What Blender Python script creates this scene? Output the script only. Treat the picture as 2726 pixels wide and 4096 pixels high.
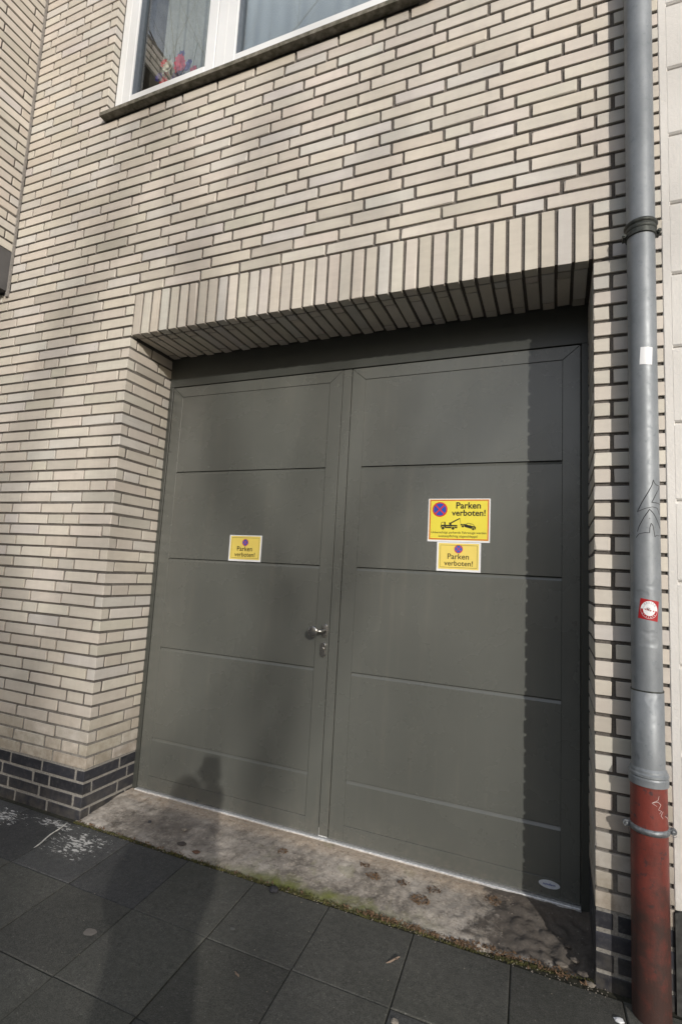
import bpy, bmesh, math, random
from mathutils import Vector, Matrix
from mathutils import noise as mnoise

random.seed(7)
scene = bpy.context.scene
COL = scene.collection
for o in list(bpy.data.objects):
    bpy.data.objects.remove(o, do_unlink=True)

# ------------------------------------------------------------------ camera, sky, sun, exposure
CAM_POS = Vector((2.187, -2.076, -1.250))
CAM_RV = (-0.1247, 0.3927, 0.0302)
cam_data = bpy.data.cameras.new("camera")
cam = bpy.data.objects.new("camera", cam_data)
COL.objects.link(cam)
th = math.sqrt(sum(v * v for v in CAM_RV))
R_ = Matrix.Rotation(th, 3, Vector(CAM_RV)) @ Matrix(((1, 0, 0), (0, 0, -1), (0, 1, 0)))
right, down, fwd = Vector(R_[0]), Vector(R_[1]), Vector(R_[2])
M3 = Matrix((right, -down, -fwd)).transposed()
cam.matrix_world = Matrix.Translation(CAM_POS) @ M3.to_4x4()
cam_data.sensor_fit = 'VERTICAL'
cam_data.sensor_height = 36.0
cam_data.lens = 2069.2 / 4096 * 36.0
cam_data.clip_start = 0.02
cam_data.clip_end = 500.0
scene.camera = cam
scene.render.resolution_x, scene.render.resolution_y = 681, 1024

SUN_DIR = Vector((-0.25, 0.355, -0.139)).normalized()      # direction the light travels
elev = math.asin(-SUN_DIR.z)
rot = math.atan2(-SUN_DIR.x, -SUN_DIR.y)
world = bpy.data.worlds.new("World")
scene.world = world
world.use_nodes = True
wn = world.node_tree
bg = wn.nodes["Background"]
sky = wn.nodes.new("ShaderNodeTexSky")
sky.sky_type = 'NISHITA'
sky.sun_disc = False
sky.sun_elevation = elev
sky.sun_rotation = rot
sky.air_density = 1.0
sky.dust_density = 2.5
sky.ozone_density = 1.0
# thin high cloud over the whole sky
tc = wn.nodes.new("ShaderNodeTexCoord")
mp = wn.nodes.new("ShaderNodeMapping"); mp.inputs["Scale"].default_value = (1.0, 1.0, 2.2)
wn.links.new(tc.outputs["Generated"], mp.inputs[0])
cl = wn.nodes.new("ShaderNodeTexNoise"); cl.inputs["Scale"].default_value = 2.6; cl.inputs["Detail"].default_value = 7; cl.inputs["Roughness"].default_value = 0.6
wn.links.new(mp.outputs[0], cl.inputs["Vector"])
cr = wn.nodes.new("ShaderNodeValToRGB")
cr.color_ramp.elements[0].position = 0.38; cr.color_ramp.elements[0].color = (0.25, 0.25, 0.25, 1)
cr.color_ramp.elements[1].position = 0.68; cr.color_ramp.elements[1].color = (0.80, 0.80, 0.80, 1)
wn.links.new(cl.outputs["Fac"], cr.inputs[0])
cm_ = wn.nodes.new("ShaderNodeMix"); cm_.data_type = 'RGBA'
wn.links.new(cr.outputs[0], cm_.inputs[0])
wn.links.new(sky.outputs[0], cm_.inputs[6])
cm_.inputs[7].default_value = (5.2, 5.5, 6.0, 1)
wn.links.new(cm_.outputs[2], bg.inputs[0])
bg.inputs[1].default_value = 0.13
sun_data = bpy.data.lights.new("sun", 'SUN')
sun_data.energy = 2.9
sun_data.angle = math.radians(0.65)
sun_data.color = (1.0, 0.945, 0.865)
sun = bpy.data.objects.new("sun", sun_data)
COL.objects.link(sun)
sun.rotation_euler = SUN_DIR.to_track_quat('-Z', 'Y').to_euler()
sun.location = (12, -18, 9)
scene.view_settings.view_transform = 'Standard'
scene.view_settings.look = 'None'
scene.view_settings.gamma = 1.0
scene.view_settings.use_curve_mapping = False
scene.view_settings.exposure = 0.30


# ------------------------------------------------------------------ helpers
class MB:
    """collects faces, then becomes one mesh"""
    def __init__(self):
        self.v, self.f, self.t = [], [], []

    def add(self, verts, faces, tint=None):
        n = len(self.v)
        self.v += [tuple(p) for p in verts]
        self.f += [tuple(i + n for i in f) for f in faces]
        self.t += [tint or (1, 1, 1)] * len(verts)
        return self

    def box(self, x0, x1, y0, y1, z0, z1, tint=None):
        v = [(x0, y0, z0), (x1, y0, z0), (x1, y1, z0), (x0, y1, z0), (x0, y0, z1), (x1, y0, z1), (x1, y1, z1), (x0, y1, z1)]
        return self.add(v, [(0, 3, 2, 1), (4, 5, 6, 7), (0, 1, 5, 4), (1, 2, 6, 5), (2, 3, 7, 6), (3, 0, 4, 7)], tint)

    def bbox(self, x0, x1, y0, y1, z0, z1, b=0.0015, tint=None, M=None):
        cx, cy, cz = (x0 + x1) / 2, (y0 + y1) / 2, (z0 + z1) / 2
        v, f = bevel_box((x1 - x0), (y1 - y0), (z1 - z0), b)
        T = Matrix.Translation((cx, cy, cz))
        if M is not None:
            T = T @ M
        return self.add([T @ Vector(p) for p in v], f, tint)

    def tube(self, pts, radii, n=8, cap=True):
        rings = []
        prev = None
        for i, p in enumerate(pts):
            p = Vector(p)
            a = Vector(pts[max(i - 1, 0)]); c = Vector(pts[min(i + 1, len(pts) - 1)])
            d = (c - a).normalized()
            if prev is None:
                u = d.orthogonal().normalized()
            else:
                u = (prev - d * prev.dot(d))
                u = u.normalized() if u.length > 1e-6 else d.orthogonal().normalized()
            prev = u
            w = d.cross(u)
            r = radii[i] if isinstance(radii, (list, tuple)) else radii
            rings.append([p + (u * math.cos(2 * math.pi * k / n) + w * math.sin(2 * math.pi * k / n)) * r for k in range(n)])
        v = [q for ring in rings for q in ring]
        f = []
        for i in range(len(rings) - 1):
            for k in range(n):
                k2 = (k + 1) % n
                f.append((i * n + k, i * n + k2, (i + 1) * n + k2, (i + 1) * n + k))
        if cap:
            f.append(tuple(reversed(range(n))))
            f.append(tuple((len(rings) - 1) * n + k for k in range(n)))
        return self.add(v, f)

    def lathe(self, prof, cx, cy, cz=0.0, n=48, axis='z', a0=0.0, a1=2 * math.pi):
        full = abs(a1 - a0 - 2 * math.pi) < 1e-6
        m = n if full else n + 1
        v = []
        for r, z in prof:
            for k in range(m):
                a = a0 + (a1 - a0) * k / n
                if axis == 'z':
                    v.append((cx + r * math.cos(a), cy + r * math.sin(a), cz + z))
                else:
                    v.append((cx + r * math.cos(a), cy - z, cz + r * math.sin(a)))
        f = []
        for i in range(len(prof) - 1):
            for k in range(n):
                k2 = (k + 1) % m
                q = (i * m + k, i * m + k2, (i + 1) * m + k2, (i + 1) * m + k)
                f.append(q)
        return self.add(v, f)

    def prism(self, poly, y0, y1, origin=(0, 0)):
        """polygon in x,z extruded along y"""
        n = len(poly)
        v = [(origin[0] + x, y0, origin[1] + z) for x, z in poly] + [(origin[0] + x, y1, origin[1] + z) for x, z in poly]
        f = [tuple(range(n)), tuple(reversed(range(n, 2 * n)))]
        for i in range(n):
            j = (i + 1) % n
            f.append((i, i + n, j + n, j))
        return self.add(v, f)

    def build(self, name, mat, parent=None, smooth=False, tinted=False, loc=None):
        me = bpy.data.meshes.new(name)
        me.from_pydata(self.v, [], self.f)
        if tinted:
            at = me.color_attributes.new("tint", 'FLOAT_COLOR', 'POINT')
            at.data.foreach_set("color", [c for t in self.t for c in (t[0], t[1], t[2], 1.0)])
        if mat is not None:
            me.materials.append(mat)
        bm = bmesh.new(); bm.from_mesh(me)
        bmesh.ops.recalc_face_normals(bm, faces=bm.faces)
        bm.to_mesh(me); bm.free()
        if smooth:
            me.polygons.foreach_set("use_smooth", [True] * len(me.polygons))
        me.update()
        return link(name, me, parent)


def link(name, me, parent=None):
    o = bpy.data.objects.new(name, me)
    COL.objects.link(o)
    if parent is not None:
        o.parent = parent
        o.matrix_parent_inverse = parent.matrix_world.inverted() if False else Matrix.Translation(-Vector(parent.location))
    return o


def thing(name, label, cat, loc=(0, 0, 0), group=None):
    o = bpy.data.objects.new(name, None)
    o.empty_display_size = 0.1
    COL.objects.link(o)
    o.location = loc
    return tag(o, label, cat, group)


def tag(o, label=None, cat=None, group=None, kind=None):
    if label: o['label'] = label
    if cat: o['category'] = cat
    if group: o['group'] = group
    if kind: o['kind'] = kind
    return o


_bb = {}
def bevel_box(lx, ly, lz, b):
    hx, hy, hz = lx / 2, ly / 2, lz / 2
    v = []
    idx = {}
    for sx in (-1, 1):
        for sy in (-1, 1):
            for sz in (-1, 1):
                for ax in range(3):
                    p = [sx * (hx - b), sy * (hy - b), sz * (hz - b)]
                    p[ax] = (sx * hx, sy * hy, sz * hz)[ax]
                    idx[(sx, sy, sz, ax)] = len(v)
                    v.append(tuple(p))
    f = []
    S = (-1, 1)
    for s in S:
        f.append([idx[(s, a, c, 0)] for a, c in ((-1, -1), (1, -1), (1, 1), (-1, 1))])
        f.append([idx[(a, s, c, 1)] for a, c in ((-1, -1), (1, -1), (1, 1), (-1, 1))])
        f.append([idx[(a, c, s, 2)] for a, c in ((-1, -1), (1, -1), (1, 1), (-1, 1))])
    for a in S:
        for c in S:
            f.append([idx[(a, c, -1, 0)], idx[(a, c, 1, 0)], idx[(a, c, 1, 1)], idx[(a, c, -1, 1)]])
            f.append([idx[(a, -1, c, 0)], idx[(a, 1, c, 0)], idx[(a, 1, c, 2)], idx[(a, -1, c, 2)]])
            f.append([idx[(-1, a, c, 1)], idx[(1, a, c, 1)], idx[(1, a, c, 2)], idx[(-1, a, c, 2)]])
            for d in S:
                f.append([idx[(a, c, d, 0)], idx[(a, c, d, 1)], idx[(a, c, d, 2)]])
    return v, f


# ------------------------------------------------------------------ material helpers
class NT:
    def __init__(self, name):
        self.m = bpy.data.materials.new(name)
        self.m.use_nodes = True
        self.t = self.m.node_tree
        self.b = self.t.nodes["Principled BSDF"]

    def n(self, typ, **kw):
        nd = self.t.nodes.new(typ)
        for k, v in kw.items():
            setattr(nd, k, v)
        return nd

    def l(self, a, b):
        self.t.links.new(a, b)

    def pos(self):
        return self.n("ShaderNodeNewGeometry").outputs["Position"]

    def noise(self, scale, detail=4, rough=0.55, vec=None, stretch=None, dist=0.0):
        nd = self.n("ShaderNodeTexNoise")
        nd.inputs["Scale"].default_value = scale
        nd.inputs["Detail"].default_value = detail
        nd.inputs["Roughness"].default_value = rough
        nd.inputs["Distortion"].default_value = dist
        v = vec or self.pos()
        if stretch:
            mp = self.n("ShaderNodeMapping")
            mp.inputs["Scale"].default_value = stretch
            self.l(v, mp.inputs["Vector"]); v = mp.outputs[0]
        self.l(v, nd.inputs["Vector"])
        return nd.outputs["Fac"]

    def ramp(self, fac, stops):
        r = self.n("ShaderNodeValToRGB")
        e = r.color_ramp.elements
        while len(e) < len(stops):
            e.new(0.5)
        for el, (p, c) in zip(e, stops):
            el.position = p
            el.color = (c, c, c, 1) if isinstance(c, (int, float)) else (*c, 1)
        self.l(fac, r.inputs["Fac"])
        return r.outputs["Color"]

    def mix(self, fac, a, b, mode='MIX'):
        m = self.n("ShaderNodeMix", data_type='RGBA', blend_type=mode)
        for s, val in ((m.inputs[0], fac), (m.inputs[6], a), (m.inputs[7], b)):
            if isinstance(val, (int, float)):
                s.default_value = val if s.type == 'VALUE' else (val, val, val, 1)
            elif isinstance(val, tuple):
                s.default_value = (*val, 1)
            else:
                self.l(val, s)
        return m.outputs[2]

    def math(self, op, a, b=0.0, clamp=False):
        m = self.n("ShaderNodeMath", operation=op, use_clamp=clamp)
        for s, val in ((m.inputs[0], a), (m.inputs[1], b)):
            if isinstance(val, (int, float)): s.default_value = val
            else: self.l(val, s)
        return m.outputs[0]

    def sep(self, i, vec=None):
        s = self.n("ShaderNodeSeparateXYZ")
        self.l(vec or self.pos(), s.inputs[0])
        return s.outputs[i]

    def mr(self, val, a, b, c=0.0, d=1.0):
        m = self.n("ShaderNodeMapRange")
        self.l(val, m.inputs[0])
        for i, x in zip((1, 2, 3, 4), (a, b, c, d)):
            m.inputs[i].default_value = x
        return m.outputs[0]

    def bump(self, h, strength, dist):
        b = self.n("ShaderNodeBump")
        b.inputs["Strength"].default_value = strength
        b.inputs["Distance"].default_value = dist
        self.l(h, b.inputs["Height"])
        self.l(b.outputs[0], self.b.inputs["Normal"])
        return b

    def set(self, **kw):
        for k, v in kw.items():
            s = self.b.inputs[k.replace('_', ' ')]
            if isinstance(v, (int, float)): s.default_value = v
            elif isinstance(v, tuple): s.default_value = (*v, 1)
            else: self.l(v, s)
        return self


def plain(name, col, rough=0.5, metal=0.0, var=0.12, scale=40.0, bump=0.0):
    t = NT(name)
    n = t.noise(scale, 5)
    c = t.mix(t.mr(n, 0.3, 0.7), tuple(x * (1 - var) for x in col), tuple(min(x * (1 + var), 1) for x in col))
    t.set(Base_Color=c, Roughness=rough, Metallic=metal)
    if bump:
        t.bump(n, 0.6, bump)
    return t.m


def brick_material(name, source, dark=False):
    t = NT(name)
    if source == 'object':
        tint = t.n("ShaderNodeObjectInfo").outputs["Color"]
    else:
        a = t.n("ShaderNodeAttribute", attribute_name="tint")
        tint = a.outputs["Color"]
    z = t.sep(2)
    fine = t.noise(260, 3, 0.6)
    mid = t.noise(9, 5, 0.6, stretch=(1, 1, 3.5))
    streak = t.noise(30, 4, 0.6, stretch=(1, 1, 0.12))
    if dark:
        c = t.mix(t.mr(mid, 0.3, 0.75), (0.75, 0.75, 0.75), (1.35, 1.35, 1.4))
        c = t.mix(1.0, tint, c, 'MULTIPLY')
        dust = t.math('MULTIPLY', t.mr(t.noise(40, 6, 0.7), 0.5, 0.8), 0.35)
        c = t.mix(dust, c, (0.2, 0.19, 0.175))
        lowd = t.math('MULTIPLY', t.mr(z, -2.40, -2.56), t.mr(t.noise(22, 5), 0.35, 0.65))
        c = t.mix(t.math('MULTIPLY', lowd, 0.5), c, (0.13, 0.115, 0.09))
        t.set(Base_Color=c, Roughness=t.mr(mid, 0.2, 0.8, 0.38, 0.6))
        t.bump(t.noise(180, 4), 0.5, 0.0006)
        return t.m
    v = t.mix(t.mr(mid, 0.25, 0.75), (0.93, 0.925, 0.92), (1.06, 1.06, 1.06))
    c = t.mix(1.0, tint, v, 'MULTIPLY')
    c = t.mix(t.math('MULTIPLY', t.mr(streak, 0.42, 0.75), 0.16), c, (0.36, 0.33, 0.30))
    scuff = t.math('MULTIPLY', t.mr(t.noise(14, 5, 0.65, stretch=(0.6, 0.6, 7), dist=0.5), 0.64, 0.72), t.mr(t.noise(1.7, 3), 0.5, 0.62))
    c = t.mix(t.math('MULTIPLY', scuff, 0.30), c, (0.20, 0.175, 0.15))
    # small firing spots
    sp = t.math('MULTIPLY', t.mr(t.noise(75, 2, 0.5), 0.72, 0.78), 0.35)
    c = t.mix(sp, c, (0.20, 0.165, 0.13))
    # street dirt and lime bloom on the lowest metre
    low = t.mr(z, -1.55, -2.33)
    lowc = t.math('MULTIPLY', low, t.mr(t.noise(7, 6, 0.65), 0.30, 0.66))
    c = t.mix(t.math('MULTIPLY', lowc, 0.42), c, (0.33, 0.27, 0.20))
    verylow = t.math('MULTIPLY', t.mr(z, -2.02, -2.30), t.mr(t.noise(16, 5, 0.65), 0.30, 0.60))
    c = t.mix(t.math('MULTIPLY', verylow, 0.68), c, (0.20, 0.165, 0.12))
    t.set(Base_Color=c, Roughness=t.mr(mid, 0.2, 0.8, 0.42, 0.62), Specular_IOR_Level=0.5)
    h = t.math('ADD', t.math('MULTIPLY', fine, 0.35), t.noise(55, 4, 0.6))
    t.bump(h, 0.45, 0.0007)
    return t.m


def mortar_material(name, light_from=-1.9):
    t = NT(name)
    z = t.sep(2)
    n = t.noise(120, 6, 0.7)
    dark = t.mix(t.mr(n, 0.3, 0.7), (0.068, 0.060, 0.054), (0.140, 0.126, 0.114))
    sandy = t.math('MULTIPLY', t.mr(t.noise(1.9, 5, 0.7), 0.50, 0.66), t.mr(t.noise(30, 4), 0.3, 0.6))
    dark = t.mix(t.math('MULTIPLY', sandy, 0.6), dark, (0.235, 0.21, 0.18))
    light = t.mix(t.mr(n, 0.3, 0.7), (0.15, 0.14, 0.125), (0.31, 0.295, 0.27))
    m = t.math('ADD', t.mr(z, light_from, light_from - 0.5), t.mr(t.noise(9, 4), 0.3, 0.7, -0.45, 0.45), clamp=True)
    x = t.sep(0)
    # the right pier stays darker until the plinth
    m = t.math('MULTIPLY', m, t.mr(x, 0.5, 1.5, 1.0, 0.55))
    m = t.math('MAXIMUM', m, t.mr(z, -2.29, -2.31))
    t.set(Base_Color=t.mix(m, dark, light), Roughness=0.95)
    t.bump(n, 0.9, 0.003)
    return t.m


BR = brick_material("brick beige", 'object')
BRA = brick_material("brick beige joined", 'attr')
BRD = brick_material("brick blue black", 'object', dark=True)
BRDA = brick_material("brick blue black joined", 'attr', dark=True)
MORTAR = mortar_material("mortar grey brown")


def door_paint():
    t = NT("door paint olive grey")
    n1 = t.noise(2.2, 3, 0.5)
    n2 = t.noise(420, 2, 0.5)
    c = t.mix(t.mr(n1, 0.3, 0.7), (0.094, 0.098, 0.089), (0.108, 0.112, 0.102))
    z = t.sep(2)
    dirt = t.math('MULTIPLY', t.mr(z, -2.36, -2.52), t.mr(t.noise(35, 6, 0.7), 0.45, 0.75))
    c = t.mix(t.math('MULTIPLY', dirt, 0.25), c, (0.26, 0.23, 0.19))
    drip = t.math('MULTIPLY', t.mr(t.noise(26, 4, 0.6, stretch=(1, 1, 0.06)), 0.52, 0.72), t.mr(t.noise(3, 3), 0.4, 0.65))
    c = t.mix(t.math('MULTIPLY', drip, 0.16), c, (0.24, 0.22, 0.18))
    t.set(Base_Color=c, Roughness=t.mr(t.noise(5, 4), 0.3, 0.7, 0.24, 0.30), Specular_IOR_Level=0.75)
    h = t.math('ADD', t.math('MULTIPLY', n2, 0.012), t.noise(2.6, 2, 0.4))
    t.bump(h, 0.35, 0.012)
    return t.m


PAINT = door_paint()
PAINTF = plain("door frame paint", (0.055, 0.058, 0.052), 0.30, 0, 0.06, 14)  # darker than the leaves: shade under the lintel put into the colour
GAPM = plain("rubber gasket black", (0.008, 0.008, 0.008), 0.7)
STEEL = plain("brushed steel", (0.42, 0.41, 0.39), 0.27, 1.0, 0.10, 60)
ALU = plain("threshold aluminium", (0.80, 0.82, 0.84), 0.42, 0.5, 0.25, 90, 0.0006)


def tint_pick():
    r = random.random()
    if r < 0.46: c = (0.580, 0.536, 0.474)
    elif r < 0.64: c = (0.565, 0.535, 0.497)
    elif r < 0.88: c = (0.558, 0.512, 0.446)
    elif r < 0.97: c = (0.525, 0.488, 0.425)
    else: c = (0.480, 0.445, 0.390)
    k = random.uniform(0.90, 1.04)
    return tuple(min(x * k * random.uniform(0.985, 1.015), 0.9) for x in c)


def dark_pick():
    k = random.uniform(0.75, 1.3)
    return (0.023 * k, 0.024 * k, 0.030 * k)


def project(p):
    d = Vector(p) - CAM_POS
    zz = d.dot(fwd)
    if zz < 0.05: return None
    return (340.5 + d.dot(right) / zz * 517.3, 512 + d.dot(down) / zz * 517.3, zz)


def worn(v, lx, ly, lz):
    """slightly uneven arrises; now and then a knocked corner"""
    out = []
    for i in range(8):
        c = Vector(v[i * 3]); e = Vector([random.uniform(-0.0009, 0.0009) for _ in range(3)])
        k = random.uniform(0.0025, 0.006) if random.random() < 0.05 else 0.0
        for q in range(3):
            p = Vector(v[i * 3 + q]) + e
            if k:
                p -= Vector((math.copysign(k * (q != 0), c.x), math.copysign(k * 0.6 * (q != 1), c.y), math.copysign(k * 0.5 * (q != 2), c.z)))
            out.append(tuple(p))
    return out


_meshes = {}
def brick_mesh(lx, ly, lz, mat):
    key = (round(lx, 3), round(ly, 3), round(lz, 3), mat.name, random.randrange(7))
    if key not in _meshes:
        v, f = bevel_box(lx, ly, lz, 0.0014)
        v = worn(v, lx, ly, lz)
        me = bpy.data.meshes.new("brick")
        me.from_pydata(v, [], f)
        bm = bmesh.new(); bm.from_mesh(me)
        bmesh.ops.recalc_face_normals(bm, faces=bm.faces)
        bm.to_mesh(me); bm.free()
        me.materials.append(mat)
        _meshes[key] = me
    return _meshes[key]


def lay_bricks(parent, name, boxes, mat=None, joined_mat=None, pick=tint_pick, limit=300, face='y'):
    """boxes: (x0,x1,y0,y1,z0,z1). The largest in view become objects, the rest one joined part."""
    mat = mat or BR
    scored = []
    for b in boxes:
        c = ((b[0] + b[1]) / 2, b[2] if face == 'y' else (b[2] + b[3]) / 2, (b[4] + b[5]) / 2)
        q = project(c)
        s = 0.0
        if q and -6 < q[0] < 687 and -6 < q[1] < 1030:
            ln = max(b[1] - b[0], b[3] - b[2])
            s = ln * (b[5] - b[4]) / q[2] ** 2
        scored.append((s, b))
    order = sorted(scored, key=lambda t: -t[0])
    single = [b for s, b in order[:limit] if s > 0] if len([1 for s, b in order if s > 0]) else []
    rest = [b for s, b in order if b not in set(single)]
    for b in single:
        lx, ly, lz = b[1] - b[0], b[3] - b[2], b[5] - b[4]
        me = brick_mesh(round(lx, 3), round(ly, 3), round(lz, 3), mat)
        o = link(name, me, parent)
        j = 0.0009
        o.location = ((b[0] + b[1]) / 2 + random.uniform(-j, j), (b[2] + b[3]) / 2 + random.uniform(-j, j), (b[4] + b[5]) / 2 + random.uniform(-j, j))
        o.rotation_euler = tuple(random.uniform(-0.005, 0.005) for _ in range(3))
        c = pick()
        o.color = (*c, 1)
    if rest:
        m = MB()
        for b in rest:
            m.bbox(*b, b=0.0014, tint=pick())
        o = m.build(name, joined_mat or BRA, parent, tinted=True)
        o['kind'] = 'stuff'


# ------------------------------------------------------------------ brick wall
P = 0.0625           # course height
H = 0.0500           # brick height
SL, HD = 0.2300, 0.1090
PITCH = 0.2435
DEPTH = 0.052
XL = -0.0105         # left jamb
XR = 2.315           # right jamb
XIN = -1.085         # inner corner with the bay
XEND = 2.542
WIN_L, WIN_R, WIN_B, WIN_T = -0.403, 1.575, 1.4375, 3.05
TOPROW = 53
GROUND = -2.555

brick_wall = thing("brick_wall", "pale beige brick wall with narrow dark joints around the grey garage door", "brick wall", (1.2, 0, GROUND))


def run_row(x0, x1, k, anchor):
    """joint pattern of one course between x0 and x1; anchor: 'R' (from right end), 'L', or 'G' (free grid)"""
    out = []
    g = 0.0136
    if anchor in 'RL':
        first = SL if k % 2 else 0.0525
        pos = 0.0
        length = x1 - x0
        pieces = []
        n = 0
        while pos < length - 0.004:
            if n == 0: w = first
            elif random.random() < 0.13: w = HD
            else: w = SL
            w += random.uniform(-0.0015, 0.0015) if n else 0
            if pos + w > length - 0.03:
                w = length - pos
            pieces.append((pos, min(pos + w, length)))
            pos += w + g
            n += 1
        for a, b in pieces:
            out.append((x1 - b, x1 - a) if anchor == 'R' else (x0 + a, x0 + b))
    else:
        q = {0: random.choice((1, 3)), 1: random.choice((0, 2))}[k % 2]
        if k == 4: q = 1
        if k == 5: q = 2
        if k == 6: q = 3
        p = 0.0105 + 0.0609 * q
        x = p
        while x > x0 + 0.001: x -= PITCH
        # x is the centre of a joint at or left of x0
        while x < x1 - 0.001:
            w = PITCH if random.random() > 0.13 or abs(x - 1.1) > 3.8 else PITCH / 2
            a, b = x + g / 2 + random.uniform(-0.001, 0.001), x + w - g / 2 + random.uniform(-0.001, 0.001)
            a, b = max(a, x0), min(b, x1)
            if b - a > 0.022:
                out.append((a, b))
            elif out and b >= x1 - 0.001:
                out[-1] = (out[-1][0], x1)
            x += w
    return out


main, corner, plinth = [], [], []
for k in range(-41, TOPROW):
    z0 = k * P
    zb = (z0, z0 + H)
    left_end = XIN if k >= 7 else -1.75
    if k < 0:
        segs = [(left_end, XL, 'R'), (XR, XEND, 'L')]
    elif k < 4:
        segs = [(left_end, XL, 'R'), (XR, XEND, 'L')]
    elif k < 23 or zb[0] > WIN_T:
        segs = [(left_end, XEND, 'G')]
    else:
        segs = [(left_end, WIN_L, 'R'), (WIN_R, XEND, 'L')]
    for x0, x1, an in segs:
        for a, b in run_row(x0, x1, k, an):
            depth = DEPTH
            at_corner = k < 0 and (abs(b - XL) < 1e-6 or abs(a - XR) < 1e-6)
            if at_corner and k % 2 == 0:
                depth = SL
            if k < 23 and 4 <= k and a < -0.4 and False:
                pass
            box = (a, b, 0.0, depth, zb[0], zb[1])
            if k <= -38:
                plinth.append(box)
            elif at_corner:
                corner.append(box)
            else:
                main.append(box)
main_sorted = main
lay_bricks(brick_wall, "brick", main, limit=298)
lay_bricks(brick_wall, "corner_brick", corner)

# reveal bricks on both jambs
reveal, dark_reveal = [], []
FY = 0.352
for side, xf in ((-1, XL), (1, XR)):
    for k in range(-1, -42, -1):
        z0 = k * P
        g = 0.010
        if k % 2:      # odd: stretcher in front, short return of the corner brick, then the rest
            s = DEPTH + g
            if k in (-1, -13, -19, -23, -27, -29, -37):
                ws = [HD, 1.0]
            else:
                ws = [SL, 1.0]
        else:
            s = SL + g
            ws = [1.0]
        y = s
        for w in ws:
            y1 = min(y + w, FY)
            if y1 - y > 0.015:
                bx = (xf - DEPTH, xf, y, y1, z0, z0 + H) if side < 0 else (xf, xf + DEPTH, y, y1, z0, z0 + H)
                (dark_reveal if k <= -38 else reveal).append(bx)
            y = y1 + g
lay_bricks(brick_wall, "reveal_brick", reveal, face='x')
lay_bricks(brick_wall, "plinth_brick", plinth + dark_reveal, mat=BRD, joined_mat=BRDA, pick=dark_pick, limit=299)

# soldier course and the soffit bricks behind it
sold, soff = [], []
for i in range(37):
    x0 = i * P
    sold.append((x0 + 0.001, x0 + 0.0495, 0.0, DEPTH, 0.0, 0.238))
    y = DEPTH + 0.010
    seq = [0.042, SL - 0.008] if i % 2 else [SL, 0.05]
    for w in seq:
        y1 = min(y + w, FY - 0.002)
        soff.append((x0 + 0.001, x0 + 0.0495, y, y1, 0.0, 0.05))
        y = y1 + 0.0085
lay_bricks(brick_wall, "lintel_brick", sold)
lay_bricks(brick_wall, "soffit_brick", soff, face='z')

# mortar bed (recessed 7 mm)
m = MB()
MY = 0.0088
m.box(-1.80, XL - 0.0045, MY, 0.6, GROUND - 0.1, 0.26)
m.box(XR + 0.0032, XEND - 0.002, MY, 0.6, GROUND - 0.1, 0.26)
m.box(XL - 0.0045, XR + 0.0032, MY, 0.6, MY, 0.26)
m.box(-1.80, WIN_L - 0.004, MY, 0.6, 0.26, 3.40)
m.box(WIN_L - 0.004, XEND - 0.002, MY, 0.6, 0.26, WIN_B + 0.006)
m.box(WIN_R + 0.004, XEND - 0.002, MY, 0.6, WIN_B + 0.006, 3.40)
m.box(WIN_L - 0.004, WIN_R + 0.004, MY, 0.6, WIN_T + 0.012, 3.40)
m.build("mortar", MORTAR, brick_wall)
# plinth joints are struck nearly flush
m = MB()
m.box(-1.80, XL - 0.0025, 0.0022, 0.02, GROUND - 0.05, -2.3145)
m.box(XR + 0.0025, XEND - 0.001, 0.0022, 0.02, GROUND - 0.05, -2.3145)
m.box(XL - 0.03, XL - 0.0024, 0.0195, FY, GROUND - 0.05, -2.3145)
m.box(XR + 0.0024, XR + 0.03, 0.0195, FY, GROUND - 0.05, -2.3145)
m.box(-1.80, XL - 0.0039, 0.0045, 0.0201, -2.3146, -1.93)
m.box(XL - 0.03, XL - 0.0046, 0.0196, FY, -2.3146, -2.05)
m.build("mortar_joint", MORTAR, brick_wall)

# ------------------------------------------------------------------ projecting bay on the left
FASC = plain("bay fascia grey render", (0.085, 0.082, 0.082), 0.8, 0, 0.15, 12, 0.001)
bay = thing("bay", "beige brick bay jutting out over a grey concrete ledge at the upper left", "bay window", (-1.8, -0.64, 0.436))
BX = -1.094
BD = 1.28
bb = []
for k in range(42):
    z0 = 0.706 + k * P
    if z0 + H > 3.3: break
    y = -0.012
    first = 0.055 if k % 2 else SL
    n = 0
    while y > -BD + 0.02:
        w = first if n == 0 else (HD if random.random() < 0.1 else SL)
        y1 = max(y - w, -BD)
        inwin = 1.62 < z0 + 0.03 < 3.0
        if not (inwin and (y + y1) / 2 < -0.45 and (y + y1) / 2 > -1.12):
            bb.append((BX - DEPTH, BX, y1, y, z0, z0 + H))
        y = y1 - 0.010
        n += 1
lay_bricks(bay, "brick", bb, face='x')
m = MB()
m.box(-3.2, BX - 0.007, -BD + 0.007, -0.35, 0.7, 1.62)
m.box(-3.2, BX - 0.007, -0.45, 0.0, 0.7, 3.3)
m.box(-3.2, BX - 0.007, -BD + 0.007, -1.12, 1.6, 3.3)
m.box(-3.2, BX - 0.007, -1.13, -0.44, 3.0, 3.3)
m.build("mortar", MORTAR, bay)
m = MB()
m.box(-3.2, BX - 0.003, -BD, -0.0005, 0.436, 0.702)
m.build("ledge", FASC, bay)
m = MB(); m.box(BX - 0.012, BX + 0.010, -0.0145, -0.0015, 0.40, 3.3)
m.build("corner_joint", plain("corner sealant grey", (0.22, 0.205, 0.19), 0.9, 0, 0.25, 60, 0.002), bay)

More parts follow.
